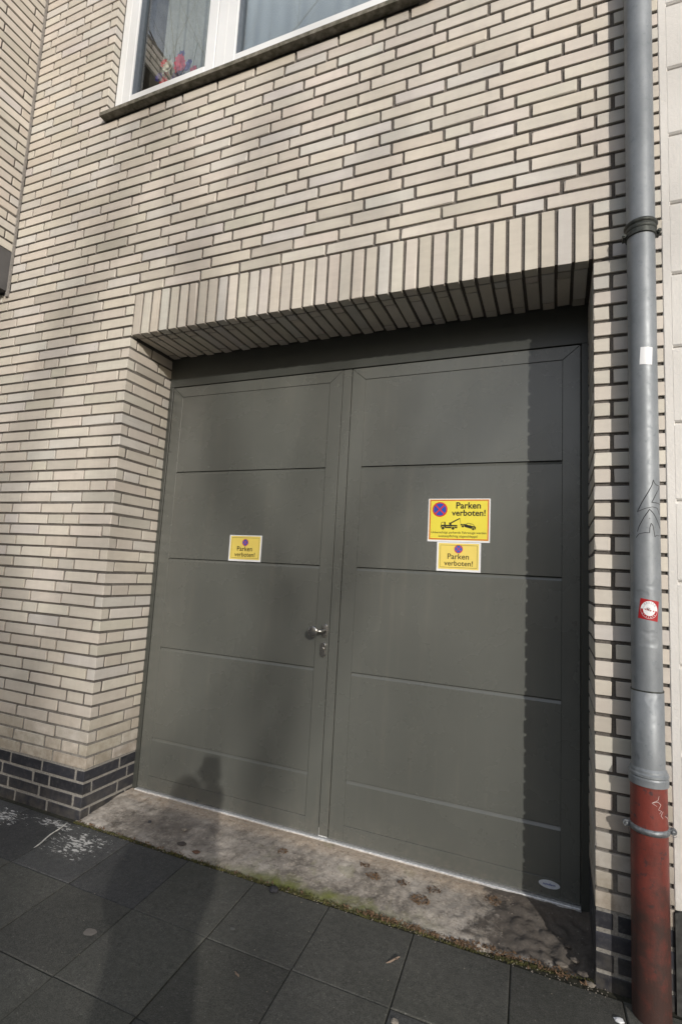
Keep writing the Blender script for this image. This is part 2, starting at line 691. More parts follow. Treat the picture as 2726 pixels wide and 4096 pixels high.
# ------------------------------------------------------------------ window
WHITE = plain("window frame white", (0.72, 0.735, 0.75), 0.28, 0, 0.02, 8)
SILLM = NT("sill stone weathered")
n = SILLM.noise(28, 6, 0.65)
SILLM.set(Base_Color=SILLM.ramp(n, [(0.30, (0.05, 0.05, 0.03)), (0.5, (0.13, 0.12, 0.095)), (0.72, (0.24, 0.225, 0.19))]), Roughness=0.9)
SILLM.bump(n, 0.8, 0.003)
SILLM = SILLM.m
GLASS = NT("window glass")
tr = GLASS.n("ShaderNodeBsdfTransparent"); tr.inputs[0].default_value = (0.93, 0.95, 0.94, 1)
gl = GLASS.n("ShaderNodeBsdfGlossy"); gl.inputs["Roughness"].default_value = 0.0
fr = GLASS.n("ShaderNodeFresnel")
gg = GLASS.n("ShaderNodeNewGeometry")
GLASS.l(GLASS.mr(gg.outputs["Backfacing"], 0, 1, 2.25, 1 / 2.25), fr.inputs[0])
mx = GLASS.n("ShaderNodeMixShader")
GLASS.l(fr.outputs[0], mx.inputs[0]); GLASS.l(tr.outputs[0], mx.inputs[1]); GLASS.l(gl.outputs[0], mx.inputs[2])
GLASS.l(mx.outputs[0], GLASS.t.nodes["Material Output"].inputs[0])
GLASS = GLASS.m

window = thing("window", "white framed window with two panes and net curtain above the garage door", "window", (0.58, 0.06, WIN_B))
fy0, fy1 = 0.058, 0.13
WT = WIN_T
m = MB()
m.bbox(-0.4065, -0.353, fy0, fy1, 1.50, WT, 0.003)
m.bbox(1.525, 1.579, fy0, fy1, 1.50, WT, 0.003)
m.bbox(-0.353, 1.525, fy0 + 0.001, fy1, 1.50, 1.585, 0.003)
m.bbox(-0.353, 1.525, fy0 + 0.001, fy1, WT - 0.06, WT, 0.003)
m.bbox(0.352, 0.4185, fy0 + 0.002, fy1 - 0.002, 1.585, WT - 0.06, 0.003)
m.build("frame", WHITE, window)
for x0, x1 in ((-0.350, 0.349), (0.4215, 1.522)):
    m = MB()
    a, b, c, d = x0, x1, 1.588, WT - 0.063
    w = 0.068
    f0 = fy0 - 0.004
    m.bbox(a, a + w, f0, fy1 - 0.004, c, d, 0.004)
    m.bbox(b - w, b, f0, fy1 - 0.004, c, d, 0.004)
    m.bbox(a + w, b - w, f0 + 0.0005, fy1 - 0.005, c, c + 0.048, 0.004)
    m.bbox(a + w, b - w, f0 + 0.0005, fy1 - 0.005, d - w, d, 0.004)
    s = m.build("sash", WHITE, window)
    m = MB()
    m.box(a + w - 0.004, a + w + 0.006, f0 + 0.014, fy1 - 0.012, c + 0.046, d - w + 0.004)
    m.box(b - w - 0.006, b - w + 0.004, f0 + 0.014, fy1 - 0.012, c + 0.046, d - w + 0.004)
    m.build("gasket", plain("glazing seal grey", (0.10, 0.12, 0.15), 0.5), s)
    m = MB()
    m.box(a + w, b - w, 0.098, 0.102, c + 0.044, d - w + 0.004)
    m.build("pane", GLASS, s)
m = MB()
sv = [(-0.402, -0.046, 1.4375), (1.652, -0.046, 1.4375), (1.652, -0.046, 1.460), (-0.402, -0.046, 1.460)]
m.add([(-0.402, -0.046, 1.4375), (1.652, -0.046, 1.4375), (1.652, -0.001, 1.4375), (-0.402, -0.001, 1.4375),
       (-0.402, -0.046, 1.461), (1.652, -0.046, 1.461), (1.652, -0.001, 1.474), (-0.402, -0.001, 1.474)],
      [(0, 3, 2, 1), (4, 5, 6, 7), (0, 1, 5, 4), (1, 2, 6, 5), (2, 3, 7, 6), (3, 0, 4, 7)])
m.add([(-0.4025, -0.001, 1.4445), (1.574, -0.001, 1.4445), (1.574, 0.0575, 1.4445), (-0.4025, 0.0575, 1.4445),
       (-0.4025, -0.001, 1.474), (1.574, -0.001, 1.474), (1.574, 0.0575, 1.505), (-0.4025, 0.0575, 1.505)],
      [(0, 3, 2, 1), (4, 5, 6, 7), (0, 1, 5, 4), (1, 2, 6, 5), (2, 3, 7, 6), (3, 0, 4, 7)])
m.build("sill", SILLM, window)
# room behind the window
ROOM = plain("room wall ochre", (0.30, 0.23, 0.15), 0.9, 0, 0.1, 4)
m = MB()
m.box(-0.85, 2.3, 0.62, 3.2, 0.9, 0.95)
m.box(-0.85, 2.3, 0.62, 3.2, 3.2, 3.25)
m.box(-0.90, -0.85, 0.62, 3.2, 0.95, 3.2)
m.box(2.3, 2.35, 0.62, 3.2, 0.95, 3.2)
m.box(-0.85, 2.3, 3.2, 3.25, 0.95, 3.2)
m.build("room", ROOM, window)
m = MB()
m.box(-0.395, 1.57, 0.135, 0.6, 1.56, 1.585)
m.build("inner_sill", plain("inner sill white", (0.5, 0.48, 0.45), 0.4), window)


def curtain(x0, x1, y, z0, z1, amp, nf, mat, name, parent):
    v, f = [], []
    n = nf * 10
    for i in range(n + 1):
        t = i / n
        ph = t * nf * 2 * math.pi + 0.8 * math.sin(t * 9)
        for j in range(2):
            v.append((x0 + (x1 - x0) * t, y + amp * math.sin(ph) * (0.8 + 0.4 * math.sin(t * 23)), z0 if j == 0 else z1))
    for i in range(n):
        f.append((2 * i, 2 * i + 2, 2 * i + 3, 2 * i + 1))
    o = MB().add(v, f).build(name, mat, parent, smooth=True)
    sm = o.modifiers.new("t", 'SOLIDIFY'); sm.thickness = 0.001
    return o


cm = NT("net curtain")
tr = cm.n("ShaderNodeBsdfTransparent")
cm.set(Base_Color=(0.66, 0.72, 0.82), Roughness=0.9, Transmission_Weight=0.0)
mx = cm.n("ShaderNodeMixShader"); mx.inputs[0].default_value = 0.8
cm.l(tr.outputs[0], mx.inputs[1]); cm.l(cm.b.outputs[0], mx.inputs[2])
cm.l(mx.outputs[0], cm.t.nodes["Material Output"].inputs[0])
curtain(0.36, 1.58, 0.24, 1.59, 3.1, 0.0035, 12, cm.m, "curtain", window)
curtain(-0.40, 0.36, 0.40, 1.59, 3.1, 0.022, 10, plain("curtain grey white", (0.36, 0.37, 0.36), 0.9), "curtain", window)

# flowers on the inner sill
fl = thing("flower_bowl", "small bowl of red, white and violet flowers behind the left window pane", "flowers", (-0.08, 0.24, 1.585))
rnd = random.Random(3)
m = MB(); m.lathe([(0.05, 0.0), (0.085, 0.05), (0.09, 0.07), (0.08, 0.07), (0.06, 0.02), (0.0, 0.02)], -0.06, 0.24, 1.585, 20)
m.build("bowl", plain("bowl dark", (0.06, 0.05, 0.07), 0.4), fl, smooth=True)
stems = MB(); leaves = MB()
FC = dict(red=plain("petal red", (0.70, 0.02, 0.06), 0.6, 0, 0.3, 90), white=plain("petal white", (0.75, 0.72, 0.62), 0.6), violet=plain("petal violet", (0.07, 0.05, 0.28), 0.6, 0, 0.3, 90))
heads = [(-0.20, 1.84, 'violet', .024), (-0.205, 1.80, 'violet', .022), (-0.165, 1.795, 'red', .028), (-0.175, 1.865, 'red', .026), (-0.155, 1.835, 'white', .026),
         (-0.115, 1.875, 'white', .032), (-0.150, 1.905, 'red', .022), (-0.075, 1.895, 'red', .034), (-0.035, 1.875, 'red', .036), (-0.045, 1.915, 'red', .026), (-0.095, 1.925, 'violet', .024),
         (-0.052, 1.965, 'violet', .024), (-0.010, 1.925, 'violet', .02), (0.005, 1.855, 'violet', .02), (0.045, 1.845, 'red', .02), (-0.01, 1.84, 'red', .022), (-0.10, 1.83, 'violet', .03), (-0.06, 1.83, 'violet', .03), (-0.21,1.77,'red',.02)]
for hx, hz, colr, r in heads:
    r *= 1.5
    hy = 0.19 + rnd.uniform(-0.03, 0.05)
    hx2 = hx + 0.02; hz2 = hz
    m = MB()
    for layer in range(3):
        npet = 7
        for k in range(npet):
            a = 2 * math.pi * k / npet + layer * 0.45
            rr = r * (1 - 0.28 * layer)
            c0 = Vector((hx2, hy, hz2))
            d = Vector((math.cos(a), -0.35 - 0.35 * layer, math.sin(a))).normalized()
            s = Vector((-math.sin(a), 0, math.cos(a))) * rr * 0.42
            m.add([c0, c0 + d * rr * 0.55 + s, c0 + d * rr, c0 + d * rr * 0.55 - s], [(0, 1, 2, 3)])
    m.build("flower", FC[colr], fl)
    stems.tube([(-0.06 + (hx2 + 0.06) * 0.3, 0.24, 1.63), (hx2, hy + 0.012, hz2 - 0.03), (hx2, hy + 0.004, hz2)], 0.002, 5)
for k in range(90):
    a = rnd.uniform(0, 6.28); b = rnd.uniform(0.2, 1.3)
    c0 = Vector((-0.08 + 0.13 * rnd.uniform(-1, 1), 0.22 + rnd.uniform(-0.04, 0.05), 1.68 + rnd.uniform(0, 0.20)))
    d = Vector((math.cos(a) * math.cos(b), math.sin(a) * math.cos(b), math.sin(b))) * rnd.uniform(0.03, 0.06)
    s = d.orthogonal().normalized() * 0.008
    leaves.add([c0, c0 + d * 0.5 + s, c0 + d, c0 + d * 0.5 - s], [(0, 1, 2, 3)])
for a in ((-0.12, 1.99), (0.10, 1.99), (-0.04, 2.02)):
    stems.tube([(-0.05, 0.24, 1.65), (a[0] * 0.7 - 0.01, 0.2, 1.85), (a[0], 0.18, a[1])], 0.0018, 5)
stems.build("stems", plain("stem green", (0.05, 0.09, 0.03), 0.7), fl)
leaves.build("leaves", plain("leaf dark green", (0.03, 0.055, 0.025), 0.6, 0, 0.3, 60), fl)

# ------------------------------------------------------------------ garage door
door = thing("garage_door", "double garage door of olive grey metal panels with a steel knob", "garage door", (1.16, 0.36, -2.52))
YF = 0.350      # frame face
YD = 0.355      # leaf face
TOPZ, BOTZ = -0.180, -2.508
m = MB()
m.bbox(XL - 0.012, 0.0150, YF, 0.42, -2.60, TOPZ, 0.0015)
m.bbox(2.2865, XR + 0.012, YF, 0.42, -2.64, TOPZ, 0.0015)
m.bbox(XL - 0.012, XR + 0.012, YF - 0.0006, 0.42, TOPZ, 0.006, 0.0015)
m.build("door_frame", PAINTF, door)
m = MB()
m.box(0.012, 2.29, 0.372, 0.40, BOTZ - 0.01, TOPZ + 0.004)
m.build("door_rebate", GAPM, door)


def leaf(x0, x1, name_label):
    lf = bpy.data.objects.new("door_leaf", None)
    COL.objects.link(lf); lf.parent = door
    lf.location = Vector(((x0 + x1) / 2, YD, BOTZ)) - Vector(door.location)
    def put(o):
        o.parent = lf
        o.matrix_parent_inverse = Matrix.Translation(-(Vector(lf.location) + Vector(door.location)))
        return o
    px0, px1 = x0 + 0.0745, x1 - 0.0735
    pt, pb = -0.2475, -2.436
    g = 0.0011
    back = 0.378
    # mitred stiles and rails
    def quad(name, pts):
        m = MB(); m.prism(pts, YD, back)
        o = put(m.build(name, PAINT))
        bv = o.modifiers.new("b", 'BEVEL'); bv.width = 0.0009; bv.segments = 1
        return o
    quad("stile", [(x0, BOTZ), (px0 - g, BOTZ), (px0 - g, pt - 0.0), (x0, TOPZ - 0.004 - 0.0008)])
    quad("stile", [(px1 + g, BOTZ), (x1, BOTZ), (x1, TOPZ - 0.004 - 0.0008), (px1 + g, pt)])
    quad("top_rail", [(px0 - g + 0.0006, pt + 0.002), (px1 + g - 0.0006, pt + 0.002), (x1 - 0.0006, TOPZ - 0.004), (x0 + 0.0006, TOPZ - 0.004)])
    quad("bottom_rail", [(px0 - g + 0.0002, BOTZ), (px1 + g - 0.0002, BOTZ), (px1 + g - 0.0002, pb - g), (px0 - g + 0.0002, pb - g)])
    zs = [pt, -0.710, -1.222, -1.733, -2.232, pb]
    for i in range(5):
        zt, zb = zs[i], zs[i + 1]
        a, b = px0, px1
        gt = 0.0030 if i else 0.001
        ch = 0.0140 if i else 0.001
        # front face with a chamfer along its top edge
        m = MB()
        dy = 0.0080 if i else 0.0008
        prof = [(YD + dy, zt - gt * 0.5), (YD + 0.0003, zt - gt * 0.5 - ch), (YD + 0.0003, zb + 0.0007 if i == 4 else zb + 0.0022), (back, zb + 0.0022), (back, zt - gt * 0.5)]
        v = [(a, y, z) for y, z in prof] + [(b, y, z) for y, z in prof]
        nn = len(prof)
        m.add(v, [tuple(range(nn)), tuple(range(nn, 2 * nn))] + [(q, (q + 1) % nn, (q + 1) % nn + nn, q + nn) for q in range(nn)])
        put(m.build("panel", PAINT))
    return lf, put


lf1, put1 = leaf(0.0185, 1.1395, "left")
tag(lf1, "left door leaf carrying the knob and lock")
lf2, put2 = leaf(1.1945, 2.2835, "right")
tag(lf2, "right door leaf")
m = MB(); m.bbox(1.1435, 1.1905, YD - 0.0025, 0.376, BOTZ - 0.002, TOPZ - 0.0045, 0.0012)
astr = m.build("meeting_strip", PAINT, door)
m = MB()
m.box(1.1432, 1.1448, YD - 0.0031, YD - 0.0020, BOTZ - 0.0012, BOTZ + 0.036)
m.box(1.1450, 1.189, YD - 0.0031, YD - 0.0020, BOTZ - 0.0016, BOTZ + 0.0035)
m.build("bare_metal_edge", ALU, astr)


def stadium(cx, cz, w, h, y0, y1, n=14, dome=0.001):
    m = MB()
    r = w / 2
    def outline(s, y):
        pts = []
        for k in range(n + 1):
            a = math.pi * k / n
            pts.append((cx + (r - s) * math.cos(a), y, cz + h / 2 - r + (r - s) * math.sin(a)))
        for k in range(n + 1):
            a = math.pi + math.pi * k / n
            pts.append((cx + (r - s) * math.cos(a), y, cz - h / 2 + r + (r - s) * math.sin(a)))
        return pts
    rings = [outline(0, y1), outline(0, y0 + dome), outline(dome, y0)]
    N = len(rings[0])
    v = [p for rr in rings for p in rr]
    f = []
    for i in range(2):
        for k in range(N):
            f.append((i * N + k, i * N + (k + 1) % N, (i + 1) * N + (k + 1) % N, (i + 1) * N + k))
    f.append(tuple(range(2 * N, 3 * N)))
    return m.add(v, f)


put1(stadium(1.118, -1.545, 0.029, 0.068, YD - 0.011, YD, dome=0.003).build("rosette", STEEL))
lockp = put1(stadium(1.115, -1.640, 0.030, 0.072, YD - 0.011, YD, dome=0.003).build("lock_plate", STEEL))
m = MB(); m.lathe([(0.0, 0.0135), (0.0062, 0.0133), (0.0078, 0.012), (0.0078, 0.0)], 1.115, YD - 0.0, -1.634, 20, axis='y')
m.box(1.1115, 1.1185, YD - 0.0125, YD, -1.659, -1.636)
put1(m.build("lock_cylinder", STEEL, smooth=False))
m = MB()
m.tube([(1.119, YD - 0.008, -1.546), (1.119, YD - 0.034, -1.546), (1.116, YD - 0.044, -1.546), (1.106, YD - 0.049, -1.547), (1.080, YD - 0.050, -1.548)], [0.009, 0.009, 0.0095, 0.0095, 0.0095], 16)
m.lathe([(0.0, 0.0705), (0.020, 0.0705), (0.0245, 0.0690), (0.0262, 0.065), (0.0262, 0.057), (0.020, 0.048), (0.012, 0.043), (0.0, 0.043)], 1.080, YD, -1.548, 40, axis='y')
put1(m.build("knob", STEEL, smooth=True))
m = MB()
m.bbox(0.016, 2.286, 0.3375, 0.372, -2.535, BOTZ - 0.0045, 0.0015)
m.build("threshold", ALU, door)
# maker's badge
E = MB(); N = 40
for rr, y0, yy in ((1.0, YD, YD - 0.0022),):
    E.prism([(0.040 * math.cos(2 * math.pi * k / N), 0.0155 * math.sin(2 * math.pi * k / N)) for k in range(N)], YD - 0.0014, YD - 0.0002, (2.169, -2.459))
badge = put2(E.build("badge", plain("badge silver", (0.60, 0.64, 0.70), 0.35, 0.1)))


def text(s, x, z, y, width=None, size=0.02, mat=None, parent=None, name="lettering", bold=0.0, rotz=0.0, rx=math.pi / 2, parent_off=None):
    cu = bpy.data.curves.new(name, 'FONT')
    cu.body = s; cu.size = size
    cu.align_x = 'CENTER'
    cu.offset = bold
    cu.resolution_u = 3
    o = bpy.data.objects.new(name, cu)
    bpy.context.view_layer.update()
    COL.objects.link(o)
    bpy.context.view_layer.update()
    dg = bpy.context.evaluated_depsgraph_get()
    me = bpy.data.meshes.new_from_object(o.evaluated_get(dg))
    bpy.data.objects.remove(o, do_unlink=True)
    xs = [v.co.x for v in me.vertices]
    sc = 1.0
    if width:
        sc = width / (max(xs) - min(xs))
    mid = (max(xs) + min(xs)) / 2
    if rotz:
        cr, sr = math.cos(rotz), math.sin(rotz)
    for v in me.vertices:
        a, b = (v.co.x - mid) * sc, v.co.y * (sc if width else 1.0)
        if rotz: a, b = a * cr - b * sr, a * sr + b * cr
        v.co = (x + a, y, z + b)
    me.materials.clear()
    me.materials.append(mat)
    return link(name, me, parent)


NAVY = plain("print blue", (0.02, 0.05, 0.28), 0.4)
t_ = text("novoferm", 2.169, -2.4625, YD - 0.0017, 0.046, 0.012, NAVY, None, bold=0.0003)
put2(t_)

# ------------------------------------------------------------------ signs
def print_mat(name, col, rough=0.35):
    return plain(name, col, rough, 0, 0.02, 30)
PWHITE = print_mat("print white", (0.74, 0.75, 0.77))
PYEL = print_mat("print strong yellow", (0.74, 0.64, 0.065))
PYEL2 = print_mat("print faded yellow", (0.76, 0.60, 0.14))
PRED = print_mat("print red", (0.55, 0.03, 0.02))
PBLUE = print_mat("print signal blue", (0.015, 0.07, 0.42))
PBLUE2 = print_mat("print faded blue", (0.025, 0.12, 0.50))
PBLACK = print_mat("print black", (0.018, 0.016, 0.012))


def flat(poly, y, name, mat, parent):
    m = MB(); m.add([(x, y, z) for x, z in poly], [tuple(range(len(poly)))])
    return m.build(name, mat, parent)


def disc(cx, cz, r, y, name, mat, parent, n=40):
    return flat([(cx + r * math.cos(2 * math.pi * k / n), cz + r * math.sin(2 * math.pi * k / n)) for k in range(n)], y, name, mat, parent)


def frame(x0, x1, z0, z1, w, y, name, mat, parent):
    m = MB()
    for a, b, c, d in ((x0, x1, z1 - w, z1), (x0, x1, z0, z0 + w), (x0, x0 + w, z0 + w, z1 - w), (x1 - w, x1, z0 + w, z1 - w)):
        m.add([(a, y, c), (b, y, c), (b, y, d), (a, y, d)], [(0, 1, 2, 3)])
    return m.build(name, mat, parent)


def emblem(cx, cz, r, y, blue, parent):
    disc(cx, cz, r, y, "emblem_ring", PRED, parent)
    disc(cx, cz, r * 0.83, y - 0.00015, "emblem_field", blue, parent)
    m = MB()
    for a in (math.pi / 4, -math.pi / 4):
        d = Vector((math.cos(a), math.sin(a))) * r * 0.86; s = Vector((-math.sin(a), math.cos(a))) * r * 0.085
        pts = [-d - s, d - s, d + s, -d + s]
        yy = y - 0.0003 - (0.00008 if a > 0 else 0)
        m.add([(cx + p.x, yy, cz + p.y) for p in pts], [(0, 1, 2, 3)])
    m.build("emblem_cross", PRED, parent)


YS = YD - 0.0010
def small_sign(x0, x1, z0, z1, label, d=0.0):
    s = thing("parking_sign", label, "sign", ((x0 + x1) / 2, YS, z0), "small yellow no-parking signs")
    cx = (x0 + x1) / 2; w = x1 - x0; h = z1 - z0
    m = MB(); m.bbox(x0, x1, YS, YD + 0.0002, z0, z1, 0.0003); m.build("sign_plate", PWHITE, s)
    b = 0.0085
    flat([(x0 + b, z0 + b * 1.2), (x1 - b, z0 + b * 1.2), (x1 - b, z1 - b * 0.6), (x0 + b, z1 - b * 0.6)], YS - 0.0003, "sign_field", PYEL2, s)
    frame(x0 + 0.0165, x1 - 0.0155, z0 + 0.018, z1 - 0.0135, 0.0013, YS - 0.0006, "sign_border", PBLACK, s)
    emblem(cx, z1 - 0.040 + d, 0.0195, YS - 0.0006, PBLUE2, s)
    text("Parken", cx - 0.001, z1 - 0.0865 + d, YS - 0.0006, 0.098, 0.03, PBLACK, s, bold=0.0003)
    text("verboten!", cx + 0.0005, z1 - 0.1170 + d, YS - 0.0006, 0.131, 0.03, PBLACK, s, bold=0.0003)
    return s


small_sign(0.508, 0.715, -1.2200, -1.0765, "small yellow Parken verboten sign alone on the left door leaf")
small_sign(1.669, 1.871, -1.2190, -1.0835, "small yellow Parken verboten sign directly below the larger sign on the right leaf", 0.0085)

big = thing("parking_sign", "larger bright yellow Parken verboten sign with a tow truck and red border", "sign", (1.766, YS, -1.0815))
bx0, bx1, bz0, bz1 = 1.6225, 1.9095, -1.0825, -0.8780
m = MB(); m.bbox(bx0, bx1, YS - 0.0012, YD - 0.0009, bz0, bz1, 0.0003); m.build("sign_plate", PWHITE, big)
YB = YS - 0.0012
K = 0.287 / 775.0
def sp(x, y):
    yy = y - 297
    xx = x - 358 + yy * 0.034
    yy2 = yy - (x - 358) * yy / 533.0 * 0.028 * 0.55
    return (bx0 + xx * K, bz1 - yy2 * 0.2045 / 545.0)
flat([(bx0 + 0.0062, bz0 + 0.0085), (bx1 - 0.0055, bz0 + 0.0085), (bx1 - 0.0055, bz1 - 0.004), (bx0 + 0.0062, bz1 - 0.004)], YB - 0.0003, "sign_field", PYEL, big)
frame(bx0 + 0.0075, bx1 - 0.0065, bz0 + 0.0105, bz1 - 0.0050, 0.0045, YB - 0.0005, "sign_border", PRED, big)
c = sp(503, 435)
emblem(c[0], c[1], 0.0355, YB - 0.0006, PBLUE, big)
c = sp(861, 422); text("Parken", c[0], c[1], YB - 0.0006, 0.113, 0.03, PBLACK, big, bold=0.0007)
c = sp(860, 514); text("verboten!", c[0], c[1], YB - 0.0006, 0.1545, 0.03, PBLACK, big, bold=0.0007)
c = sp(731, 741); text("Unberechtigt parkende Fahrzeuge werden", c[0], c[1], YB - 0.0006, 0.254, 0.012, PBLACK, big, bold=0.0001)
c = sp(727, 788); text("kostenpflichtig abgeschleppt!", c[0], c[1], YB - 0.0006, 0.180, 0.012, PBLACK, big, bold=0.0001)
y1, y2, y3, y4 = YB - 0.0006, YB - 0.0008, YB - 0.0010, YB - 0.0012
P_ = lambda L: [sp(*q) for q in L]
flat(P_([(511, 668), (511, 650), (514, 627), (524, 596), (573, 592), (574, 631), (721, 632), (722, 656), (720, 673), (600, 673)]), y1, "tow_truck", PBLACK, big)
flat(P_([(529, 602), (556, 600), (556, 630), (519, 631)]), y2, "truck_window", PYEL, big)
flat(P_([(576, 650), (722, 651), (722, 655), (576, 654)]), y2, "truck_gap", PYEL, big)
flat(P_([(574, 600), (584, 600), (586, 629), (574, 629)]), y2, "truck_gap", PYEL, big)
for q in ((541, 672), (668, 674)):
    c = sp(*q)
    disc(c[0], c[1], 23 * K, y3, "wheel_arch", PYEL, big, 20)
    disc(c[0], c[1], 18.5 * K, y4, "wheel", PBLACK, big, 20)
flat(P_([(617, 602), (626, 598), (634, 602), (750, 543), (757, 546), (755, 556), (650, 612), (648, 631), (622, 631)]), y1, "crane_boom", PBLACK, big)
flat(P_([(753, 545), (756, 545), (769, 640), (765, 640)]), y2, "tow_rope", PBLACK, big)
flat(P_([(762, 638), (762, 622), (770, 618), (825, 620), (857, 605), (915, 620), (938, 648), (950, 658), (948, 688), (900, 681), (830, 662)]), y1, "towed_car", PBLACK, big)
flat(P_([(831, 624), (858, 611), (885, 618), (883, 638)]), y2, "car_window", PYEL, big)
flat(P_([(889, 620), (911, 625), (930, 648), (888, 640)]), y2, "car_window", PYEL, big)
for q in ((790, 648), (917, 682)):
    c = sp(*q)
    disc(c[0], c[1], 19 * K, y3, "wheel_arch", PYEL, big, 20)
    disc(c[0], c[1], 15 * K, y4, "wheel", PBLACK, big, 20)

# ------------------------------------------------------------------ rainwater pipe
CX, CY, PR, PR2 = 2.467, -0.056, 0.0465, 0.0525
pipe = thing("downpipe", "zinc rainwater downpipe ending in a rusty red standpipe beside the brick pier", "drainpipe", (CX, CY, GROUND))
zt = NT("weathered zinc")
zz_ = zt.sep(2)
n1 = zt.noise(11, 6, 0.65, stretch=(1, 1, 0.5)); n2 = zt.noise(170, 4, 0.7); n3 = zt.noise(46, 5, 0.7)
c = zt.mix(zt.mr(n1, 0.3, 0.7), (0.175, 0.192, 0.208), (0.26, 0.28, 0.30))
c = zt.mix(zt.math('MULTIPLY', zt.mr(n3, 0.58, 0.72), 0.45), c, (0.10, 0.125, 0.15))
c = zt.mix(zt.math('MULTIPLY', zt.mr(n2, 0.60, 0.74), 0.35), c, (0.13, 0.14, 0.15))
zt.set(Base_Color=c, Metallic=0.30, Roughness=zt.mr(n3, 0.3, 0.7, 0.44, 0.58))
dn = zt.noise(13, 2, 0.5)
dent = zt.math('MULTIPLY', zt.mr(dn, 0.60, 0.78), zt.mr(zz_, -0.9, -1.25))
h = zt.math('ADD', zt.math('MULTIPLY', dent, -1.0), zt.math('MULTIPLY', n2, 0.02))
h = zt.math('ADD', h, zt.math('MULTIPLY', zt.noise(5, 2), 0.4))
zt.bump(h, 0.55, 0.005)
ZINC = zt.m
rt = NT("red lead paint on iron")
rz = rt.sep(2)
n1 = rt.noise(9, 6, 0.65); n2 = rt.noise(48, 4, 0.6); n3 = rt.noise(150, 5, 0.7)
c = rt.mix(rt.mr(n1, 0.3, 0.7), (0.155, 0.030, 0.022), (0.215, 0.042, 0.030))
c = rt.mix(rt.math('MULTIPLY', rt.mr(n2, 0.58, 0.68), 0.85), c, (0.045, 0.032, 0.035))
soot = rt.math('MULTIPLY', rt.math('ADD', rt.mr(rz, -1.95, -2.36), rt.mr(rt.noise(14, 6, 0.7), 0.3, 0.7, -0.5, 0.5), clamp=True), 0.92)
c = rt.mix(soot, c, (0.040, 0.025, 0.021))
c = rt.mix(rt.math('MULTIPLY', rt.mr(rt.noise(30, 5, 0.7), 0.68, 0.75), 0.5), c, (0.28, 0.12, 0.035))
rt.set(Base_Color=c, Roughness=rt.mr(n1, 0.3, 0.7, 0.42, 0.62))
rt.bump(rt.math('ADD', n3, rt.math('MULTIPLY', n2, 0.6)), 0.6, 0.0016)
REDP = rt.m
BLK = plain("old dark iron", (0.055, 0.06, 0.055), 0.55, 0.5, 0.4, 70, 0.001)
GALV = plain("galvanised clamp", (0.20, 0.215, 0.23), 0.5, 0.6, 0.35, 120, 0.0012)

m = MB(); m.lathe([(PR, 3.4), (PR, 0.062)], CX, CY, 0, 64); m.build("upper_pipe", ZINC, pipe, smooth=True)
m = MB()
m.lathe([(PR - 0.0015, 0.06), (PR - 0.0012, 0.0), (PR - 0.0012, -1.585)], CX, CY, 0, 64)
m.build("middle_pipe", ZINC, pipe, smooth=True)
m = MB()
m.lathe([(PR - 0.0012, -1.578), (PR + 0.0016, -1.581), (PR + 0.0016, -1.845)], CX, CY, 0, 64)
m.build("lower_pipe", ZINC, pipe, smooth=True)
m = MB(); m.lathe([(PR + 0.0014, -1.5775), (PR + 0.0019, -1.5785), (PR + 0.0019, -1.5815), (PR + 0.0014, -1.583)], CX, CY, 0, 64)
m.build("seam", BLK, pipe)
m = MB()      # socket collar over the red pipe
m.lathe([(PR + 0.001, -1.818), (PR + 0.006, -1.826), (PR2 + 0.001, -1.832), (PR2 + 0.0045, -1.836), (PR2 + 0.005, -1.8425), (PR2 + 0.0028, -1.846), (PR2 + 0.0045, -1.851), (PR2 + 0.0045, -1.871), (PR2 - 0.0005, -1.872)], CX, CY, 0, 64)
m.build("collar", ZINC, pipe, smooth=False)
m = MB(); m.lathe([(PR2, -1.865), (PR2 + 0.0008, -2.2), (PR2 + 0.001, -2.45), (PR2 + 0.0015, -2.6)], CX, CY, 0, 64)
m.build("standpipe", REDP, pipe, smooth=True)
# rust ring at its foot
# upper ring and clamp
m = MB()
m.lathe([(PR, 0.071), (PR + 0.0055, 0.069), (PR + 0.0085, 0.062), (PR + 0.0055, 0.055), (PR + 0.002, 0.053), (PR + 0.003, 0.051), (PR + 0.0055, 0.046), (PR + 0.004, 0.039), (PR + 0.002, 0.036)], CX, CY, 0, 64)
m.build("socket_ring", BLK, pipe, smooth=True)
m = MB()
m.lathe([(PR, 0.036), (PR + 0.004, 0.034), (PR + 0.004, 0.016), (PR, 0.014)], CX, CY, 0, 64)
up = m.build("pipe_clamp", BLK, pipe, smooth=False)
def sub(o, par):
    o.parent = par
    o.matrix_parent_inverse = Matrix.Identity(4)
    return o
for s in (-1, 1):
    m = MB()
    m.bbox(CX + s * (PR + 0.001) - 0.006, CX + s * (PR + 0.006) + 0.006, CY - 0.012, CY + 0.012, 0.016, 0.034, 0.002)
    m.tube([(CX + s * (PR + 0.009), CY - 0.026, 0.025), (CX + s * (PR + 0.009), CY + 0.02, 0.025)], 0.0042, 10)
    m.tube([(CX + s * (PR + 0.009), CY - 0.022, 0.025), (CX + s * (PR + 0.009), CY - 0.016, 0.025)], 0.0078, 6)
    sub(m.build("bolt", BLK), up)
m = MB(); m.tube([(CX, CY + PR, 0.025), (CX, 0.012, 0.025)], 0.005, 8); sub(m.build("wall_pin", BLK), up)
